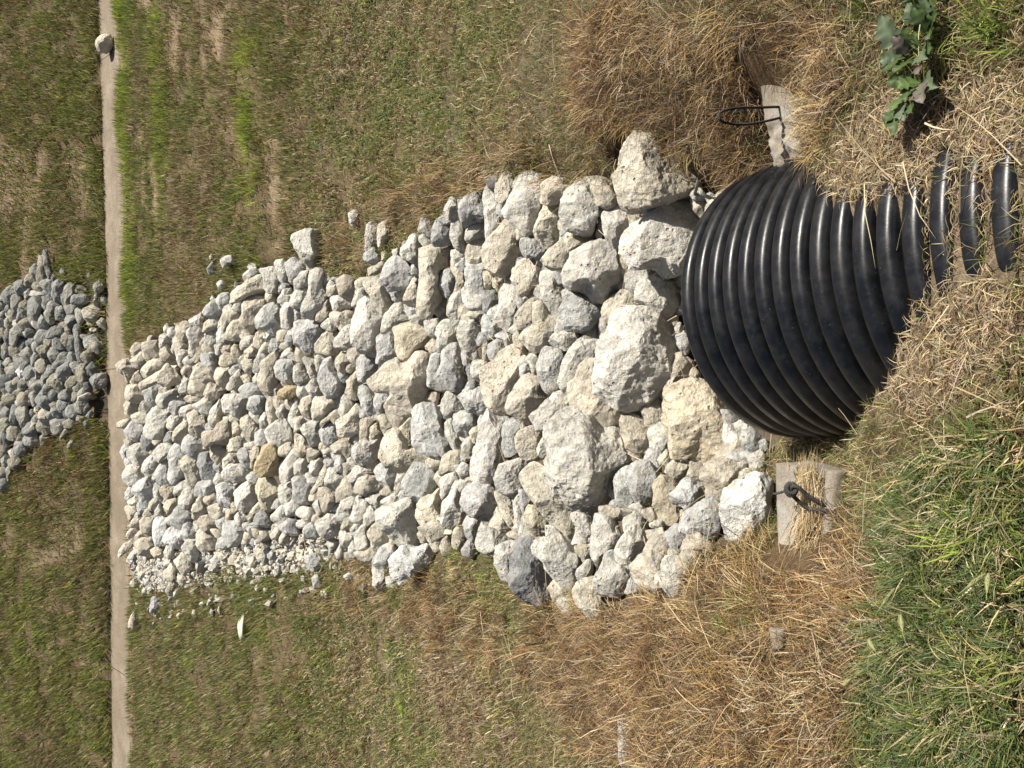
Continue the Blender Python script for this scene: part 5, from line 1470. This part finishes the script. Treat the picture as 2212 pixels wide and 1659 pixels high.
def blades(name, x, y, z, ln, az, lean, wid, colr, segs, label, cat, curl=.5, r_=rng):
    n = len(x); base = np.stack([x, y, z], 1)
    h = np.stack([np.sin(az), np.cos(az), 0 * az], 1)
    side = np.stack([np.cos(az), -np.sin(az), 0 * az], 1)
    tw = r_.uniform(-1, 1, n)[:, None]
    e_ = .05; z0 = T(x, y, False); gx_ = (T(x + e_, y, False) - z0) / e_; gy_ = (T(x, y + e_, False) - z0) / e_
    gx_ = np.clip(gx_, -.8, .8); gy_ = np.clip(gy_, -.8, .8)
    nrm = np.stack([-gx_, -gy_, np.ones(n)], 1); nrm /= np.linalg.norm(nrm, axis=1)[:, None]
    upv = nrm * .6 + np.array([0, 0, .4]); h = h - nrm * (h * nrm).sum(1)[:, None]; h /= np.linalg.norm(h, axis=1)[:, None]
    side = side - nrm * (side * nrm).sum(1)[:, None]
    wv = side * np.sqrt(1 - .6 * tw ** 2) + np.array([0, 0, 1]) * tw * .7 + h * tw * .3
    P, W = [], []
    pos = base.copy(); a = lean * (1 - curl)
    for s in range(segs + 1):
        P.append(pos.copy()); W.append(wid * (1 - s / segs) ** .65 if s < segs else wid * 0)
        aa = lean * (1 - curl) + lean * curl * 2 * s / max(segs - 1, 1)
        aa = np.minimum(aa, 1.62)
        st = ln / segs
        pos = pos + (h * np.sin(aa)[:, None] + upv * np.cos(aa)[:, None]) * st[:, None] + side * (r_.normal(0, .10, n) * st)[:, None]
    V = []
    for s in range(segs): V += [P[s] - wv * W[s][:, None], P[s] + wv * W[s][:, None]]
    V.append(P[segs]); k = len(V)
    V = np.stack(V, 1).reshape(-1, 3); o = (np.arange(n) * k)[:, None]
    tri = []
    for s in range(segs - 1): tri += [[2 * s, 2 * s + 1, 2 * s + 3], [2 * s, 2 * s + 3, 2 * s + 2]]
    tri.append([2 * segs - 2, 2 * segs - 1, 2 * segs])
    tri = (o[:, None, :] + np.array(tri)[None]).reshape(-1, 3)
    C = np.repeat(colr, k, 0)
    me = np_mesh(name, V, tri, C); ob = link(name, me, BLADE); tag(ob, label, cat, kind='stuff'); return ob

BLK = [np.mean(B, 0)[:2] + (np.array(B)[:, :2] - np.mean(B, 0)[:2]) * q for B, q in ((B1, 1.12), (B2, 1.3))]
def band(y0, y1, dens, seed, margin=.5):
    r_ = np.random.default_rng(seed); hw = (y1 * CP + CAM_Z * SP) * .5 + margin; hw = min(hw + 1.5, 9.0)
    n = int((y1 - y0) * 2 * hw * dens); x = r_.uniform(-hw, hw, n); y = r_.uniform(y0, y1, n)
    lim = (y * CP + (CAM_Z - T(x, y, False)) * SP) * .5 + margin
    k = (np.abs(x) < lim) | ((np.abs(x) < lim + 1.5) & (r_.random(n) < .28)); x, y = x[k], y[k]
    return x, y, r_
def common(x, y, r_, apron_keep=.03):
    cl = sstep(-.55, .2, n2(x, y, np.median(3.0 + 14 / np.maximum(y, 1)), 144, 2)) * .85 + .15 * (y < 30)
    cl = np.where(y < 2.6, 1.0, cl)
    jx = x + .07 * n2(x, y, 7, 40); jy = y + .07 * n2(x, y, 7, 41)
    ap = inside(APRON, jx, jy); pi = inside(PILE, x, y)
    k = (~ap | (r_.random(len(x)) < apron_keep)) & (~pi | (r_.random(len(x)) < .10))
    ch = (y > yn(x) - .03 + .28 * n2(x, y, 3.0, 42, 3)) & (y < yf(x) - .03 + .10 * n2(x, y, 4, 43, 3)); k &= ~ch
    k &= r_.random(len(x)) > .93 * bare(x, y)
    for B in BLK: k &= ~inside(B, x, y)
    k &= r_.random(len(x)) < cl
    k &= r_.random(len(x)) > 1.3 * holes(x, y)
    # not on the exposed plastic
    s = (PM[1] - y) / pa[1]; lat = x - (PM[0] - pa[0] * s)
    sa = (AX0[1] - y) / pa[1]; zp = AX0[2] - pa[2] * sa + np.sqrt(np.maximum(PR ** 2 - lat ** 2, 0)) / pa[1]
    k &= ~((s > -.15) & (s < .85) & (np.abs(lat) < PR) & (T(x, y) < zp - .012))
    vly = ((s / PITCHR) - .03 / PITCHR) % 1.0
    onrib = (s >= .80) & (s < 1.6) & (np.abs(lat) < .115 + .03 * n2(x, y, 9, 45)) & (np.abs(vly - .5) > .16)
    k &= ~onrib
    return k
# near bank -------------------------------------------------------
x, y, r_ = band(.0, 3.0, 23000, 101); k = r_.random(len(x)) > sstep(2.2, 3.0, y); x, y = x[k], y[k]; k = common(x, y, r_, .02); x, y = x[k], y[k]; n = len(x); z = T(x, y)
jx = x + .20 * n2(x, y, 3.5, 46, 3); jy = y + .20 * n2(x, y, 3.5, 47, 3)
th = inside(THATCH, jx, jy); lu = inside(LUSH, jx, jy); dr = (inside(DRY1, jx, jy) | inside(DRY2, jx, jy)) & ~lu
wd_ = inside(WEEDY, jx, jy)
kk = ~dr | (r_.random(n) < .55) ; x, y, z, jx, jy, th, lu, dr, wd_ = [q[kk] for q in (x, y, z, jx, jy, th, lu, dr, wd_)]; n = len(x)
g = .5 + .5 * n2(x, y, 2.2, 48, 3)
ln = np.where(lu, r_.uniform(.025, .065, n), np.where(th, r_.uniform(.018, .055, n), np.where(dr, r_.uniform(.03, .10, n), r_.uniform(.02, .06, n))))
lean = np.where(th, r_.uniform(.9, 1.55, n), np.where(lu, r_.uniform(.3, 1.2, n), np.where(dr, r_.uniform(.7, 1.5, n), r_.uniform(.4, 1.4, n))))
az = np.where(dr, r_.normal(0, 1.3, n), r_.uniform(-np.pi, np.pi, n))
wid = np.where(lu, r_.uniform(.0012, .0026, n), r_.uniform(.0008, .0018, n))
gg = sstep(.45, .8, g)
patch = sstep(.1, .5, n2(x, y, 3.2, 49, 2))
W = {'green': np.where(lu, 2.2, np.where(th, .12 + .4 * patch, np.where(dr, .10, .9 + gg))), 'dgreen': np.where(lu, 2.8, np.where(th, .1 + .2 * patch, np.where(dr, .08, .8))), 'blue': np.where(lu, 1.6, .0), 'olive': np.where(lu, 1.2, np.where(th, .25, np.where(dr, .25, 1.2))),
     'straw': np.where(lu, 1.3, np.where(th, 2.6, np.where(dr, .9, .9))), 'gold': np.where(dr, 2.2, np.where(th, .5, .25)), 'brown': np.where(dr, 1.8, np.where(th, .9, np.where(lu, .7, .9))), 'taupe': np.where(th, 2.6, np.where(dr, .7, np.where(lu, .8, 1.0))),
     'pale': np.where(th, .7, .25), 'dark': np.where(th, .5, np.where(dr, 1.4, .35)), 'rust': np.where(dr, .9, .05), 'bright': np.where(wd_, .5, np.where(lu, .35, 0))}
blades('bank_grass', x, y, z + .002, ln, az, lean, wid, pick(n, W, r_), 3, 'short matted grass and thatch on the near bank', 'grass', .5, r_)
# tufts: tall dry stalks and green tussocks
def tufts(name, poly_list, ncl, per, llo, lhi, spread, weights, label, seed, dirm=0.0, dirs=.8, lean_lo=.5, lean_hi=1.25, wlo=.0009, whi=.0019, segs=3, coh=.55, tsp=.45, ylim=None):
    r_ = np.random.default_rng(seed); xs, ys, az_, ll, le, cc_ = [], [], [], [], [], []
    for poly in poly_list:
        lo, hi = poly.min(0), poly.max(0); cx = r_.uniform(lo[0], hi[0], ncl * 6); cy = r_.uniform(lo[1], hi[1], ncl * 6)
        k = inside(poly, cx, cy); cx, cy = cx[k][:ncl], cy[k][:ncl]
        for a, b in zip(cx, cy):
            m = r_.integers(per // 2, per * 3 // 2); sz = r_.uniform(.6, 1.25)
            ox, oy = r_.normal(0, spread, m), r_.normal(0, spread, m)
            xs.append(a + ox); ys.append(b + oy)
            out = np.arctan2(ox, oy); c0 = r_.normal(dirm, dirs)
            az_.append(c0 + r_.normal(0, tsp, m) + .25 * out); ll.append(r_.uniform(llo, lhi, m) * sz); le.append(r_.uniform(lean_lo, lean_hi, m))
            c1 = pick(1, weights, r_); own = pick(m, weights, r_); f_ = (r_.random((m, 1)) < coh); cc_.append(np.where(f_, c1 * r_.uniform(.8, 1.2, (m, 1)), own))
    x, y = np.concatenate(xs), np.concatenate(ys); k = common(x, y, r_, .12)
    x, y = x[k], y[k]; n = len(x)
    blades(name, x, y, T(x, y), np.concatenate(ll)[k], np.concatenate(az_)[k], np.concatenate(le)[k], r_.uniform(wlo, whi, n), np.concatenate(cc_)[k], segs, label, 'grass', .45, r_)
DRYW = {'gold': 2.3, 'straw': 1.3, 'brown': 3.2, 'rust': 1.6, 'pale': .45, 'taupe': .8, 'dark': 2.2}
tufts('dry_grass', [DRY1], 300, 46, .05, .15, .032, DRYW, 'long dry golden-brown grass tufts beside the stones', 201, dirs=1.0, tsp=.65, lean_lo=.6, lean_hi=1.5)
tufts('dry_grass', [DRY2], 210, 46, .05, .15, .032, DRYW, 'long dry golden grass tufts round the rough concrete block', 202, dirs=.9, tsp=.65, lean_lo=.6, lean_hi=1.5)
tufts('dry_grass', [DRY3, DRY4], 130, 42, .08, .20, .035, DRYW, 'brown grass tufts along the edges of the stones', 203, dirs=1.4, lean_lo=.3, wlo=.0013, whi=.0026)
tufts('green_grass', [LUSH], 190, 36, .04, .11, .024, {'green': 1.8, 'dgreen': 2.6, 'blue': 2.2, 'bright': .2, 'olive': 1.3, 'straw': 1.2, 'pale': .4, 'taupe': .6}, 'dense green grass in the near corner of the bank', 204, dirs=1.6, lean_lo=.3, lean_hi=1.2, wlo=.0014, whi=.0028)
tufts('green_grass', [WEEDY, ground_poly([(1560, 1300), (1640, 1230), (1700, 1330), (1600, 1400)]), ground_poly([(2120, 5), (2205, 5), (2205, 90), (2120, 90)])], 8, 26, .05, .11, .02, {'green': 3, 'dgreen': 1.5, 'bright': 1.4, 'olive': .8}, 'green grass sprouts scattered over the dry bank', 205, dirs=1.6, lean_lo=.2, lean_hi=1.0, wlo=.0014, whi=.0026)
FLD = {'green': 2.2, 'olive': 2.4, 'dgreen': 1.4, 'bright': .8, 'straw': .6, 'taupe': 1.0, 'brown': 1.0, 'rust': .5}
R1 = np.array([[-3.6, 2.6], [3.6, 2.6], [4.4, 5.8], [-4.4, 5.8]]); R2 = np.array([[-4.6, 5.4], [4.6, 5.4], [7, 11.2], [-7, 11.2]]); R3 = np.array([[-7, 11.6], [7, 11.6], [8, 15.5], [-8, 15.5]])
tufts('grass_clumps', [R1], 620, 22, .04, .11, .035, FLD, 'clumps of coarser grass and weeds on the lower bank', 301, dirs=2, tsp=.8, lean_lo=.3, lean_hi=1.4, wlo=.0022, whi=.0048, segs=2, coh=.75)
tufts('grass_clumps', [R2], 1500, 18, .06, .14, .060, FLD, 'clumps of coarser grass and weeds on the basin floor', 302, dirs=2, tsp=.9, lean_lo=.3, lean_hi=1.3, wlo=.004, whi=.0085, segs=1, coh=.8)
tufts('grass_clumps', [R3], 1500, 16, .07, .17, .075, FLD, 'clumps of coarser grass and weeds on the far bank', 303, dirs=2, tsp=.9, lean_lo=.3, lean_hi=1.3, wlo=.006, whi=.011, segs=1, coh=.8)
HOL = ground_poly([(405, 995), (425, 990), (430, 1035), (410, 1035)])
tufts('dead_weed', [HOL], 5, 40, .05, .14, .05, {'dark': 3, 'brown': 1}, 'dark dead weed in a hollow among the far stones', 304, dirs=2, wlo=.003, whi=.005, segs=2)
# straw lying in the groove of the smooth block
r_ = np.random.default_rng(206); m = 1000; a = r_.uniform(.02, .98, m); b = r_.normal(.57, .11, m).clip(.2, .95)
Pq = np.array(B1[0]) * ((1 - a) * (1 - b))[:, None] + np.array(B1[1]) * (a * (1 - b))[:, None] + np.array(B1[2]) * (a * b)[:, None] + np.array(B1[3]) * ((1 - a) * b)[:, None]
blades('straw', Pq[:, 0], Pq[:, 1], Pq[:, 2] - .008 + r_.uniform(0, .022, m), r_.uniform(.04, .10, m), np.where(r_.random(m) < .6, np.pi / 2, -np.pi / 2) + r_.normal(0, .5, m), r_.uniform(1.45, 1.62, m), r_.uniform(.0009, .0019, m), pick(m, {'straw': 3, 'pale': 2, 'gold': 1, 'taupe': .7}, r_), 3, 'pale straw lying in the groove of the smooth concrete block', 'straw', .05, r_)
# long loose stalks over everything near
r_ = np.random.default_rng(207); m = 520; x = r_.uniform(-1.5, 1.7, m); y = r_.uniform(.25, 3.6, m)
blades('loose_straw', x, y, T(x, y) + r_.uniform(.01, .06, m), r_.uniform(.08, .24, m), r_.uniform(-np.pi, np.pi, m), r_.uniform(1.3, 1.62, m), r_.uniform(.0010, .0022, m), pick(m, {'straw': 3, 'pale': 3, 'taupe': 1}, r_), 3, 'single pale straws lying loose over the bank', 'straw', .1, r_)
# middle of the bank ------------------------------------------------
x, y, r_ = band(2.4, 6.6, 8500, 102); k = (r_.random(len(x)) < sstep(2.4, 3.0, y)) & (r_.random(len(x)) > sstep(5.0, 6.6, y)); x, y = x[k], y[k]; k = common(x, y, r_, .02); x, y = x[k], y[k]; n = len(x); z = T(x, y)
g = n2(x, y, 1.1, 52, 3) + .7 * n2(x, y, 5.5, 152, 2); g = 1.7 * g; near = np.exp(-np.abs(np.abs(x - .1) - 1.2) / .5); right = sstep(.3, 1.5, x); left = (1 - sstep(-1.6, -.7, x)) * (1 - sstep(4.6, 6, y)); g = g - .55 * left
W = {'green': 1.5 + 2.0 * g + .5 * right, 'dgreen': 1.0 + .8 * g, 'olive': 1.6 + .6 * g, 'straw': .55 + .6 * near, 'brown': .8 - 1.2 * g + .5 * near, 'taupe': 1.1 - 1.2 * g, 'dark': .35, 'gold': .2 + .3 * near, 'rust': .2, 'pale': .16}
blades('bank_grass', x, y, z, r_.uniform(.03, .085, n), r_.uniform(-np.pi, np.pi, n), r_.uniform(.4, 1.45, n), r_.uniform(.0016, .0036, n) * (1 + .22 * (y - 3)), pick(n, W, r_), 2, 'short olive and brown grass on the lower bank', 'grass', .5, r_)
# basin floor --------------------------------------------------------
x, y, r_ = band(5.0, 11.4, 4800, 103); k = r_.random(len(x)) < sstep(5.0, 6.6, y); x, y = x[k], y[k]; k = common(x, y, r_, .015); x, y = x[k], y[k]; n = len(x); z = T(x, y)
d = yn(x) - y; g = n2(x, y, .8, 54, 3) + .6 * n2(x, y, 4.0, 154, 2) + .4 * n2(x * .25, y * 2.2, 1.0, 55)
g = 1.7 * g; strip = np.exp(-((d - .28) / .22) ** 2) * sstep(.3, 1.4, x) * sstep(-.5, .1, n2(x, y * 0, .6, 57)); strip2 = np.exp(-((d - 3.75) / .2) ** 2) * sstep(1.2, 2.0, x) * (1 - sstep(3.0, 3.8, x)); strip3 = .6 * np.exp(-((d - 1.55) / .2) ** 2) * sstep(1.5, 2.5, x)
st = np.clip(strip + strip2 + strip3, 0, 1)
W = {'green': 1.6 + 1.8 * g + 1.5 * st, 'dgreen': .9 + .6 * g, 'olive': 1.9 + .6 * g, 'bright': .15 + 6 * st, 'straw': .5 * (1 - st), 'brown': (.7 - 1.0 * g) * (1 - st), 'taupe': (1.0 - 1.0 * g) * (1 - st), 'dark': .3 * (1 - st), 'rust': .25 * (1 - st)}
blades('floor_grass', x, y, z, r_.uniform(.04, .10, n) * (1 + .7 * st), r_.uniform(-np.pi, np.pi, n), r_.uniform(.3, 1.35, n), r_.uniform(.0030, .0062, n) * (1 + .06 * (y - 5.6)), pick(n, W, r_), 1, 'mown green and brown grass on the basin floor', 'grass', .4, r_)
# far bank -----------------------------------------------------------
x, y, r_ = band(11.3, 16.0, 3800, 104); k = common(x, y, r_, .02) & (y > yf(x) - .15); x, y = x[k], y[k]; n = len(x); z = T(x, y)
g = n2(x, y, .7, 58, 3) + .6 * n2(x, y, 3.2, 158, 2); g = 1.6 * g; e = np.exp(-(y - yf(x)) / .18); br = np.exp(-((x + .9) / .7) ** 2 - ((y - 13.0) / 1.2) ** 2)
W = {'green': 1.5 + 1.4 * g, 'dgreen': 1.0 + 1.2 * e, 'olive': 2.2, 'bright': .6 + 1.2 * g, 'straw': .4, 'brown': .7 - .7 * g + 2 * br, 'taupe': .6 - .5 * g, 'dark': .25 + .2 * e, 'rust': .45 + 1.5 * br}
blades('far_bank_grass', x, y, z, r_.uniform(.05, .12, n) * (1 + .6 * e), r_.uniform(-np.pi, np.pi, n), r_.uniform(.3, 1.3, n), r_.uniform(.005, .010, n), pick(n, W, r_), 1, 'green and brown grass on the far bank beyond the channel', 'grass', .4, r_)
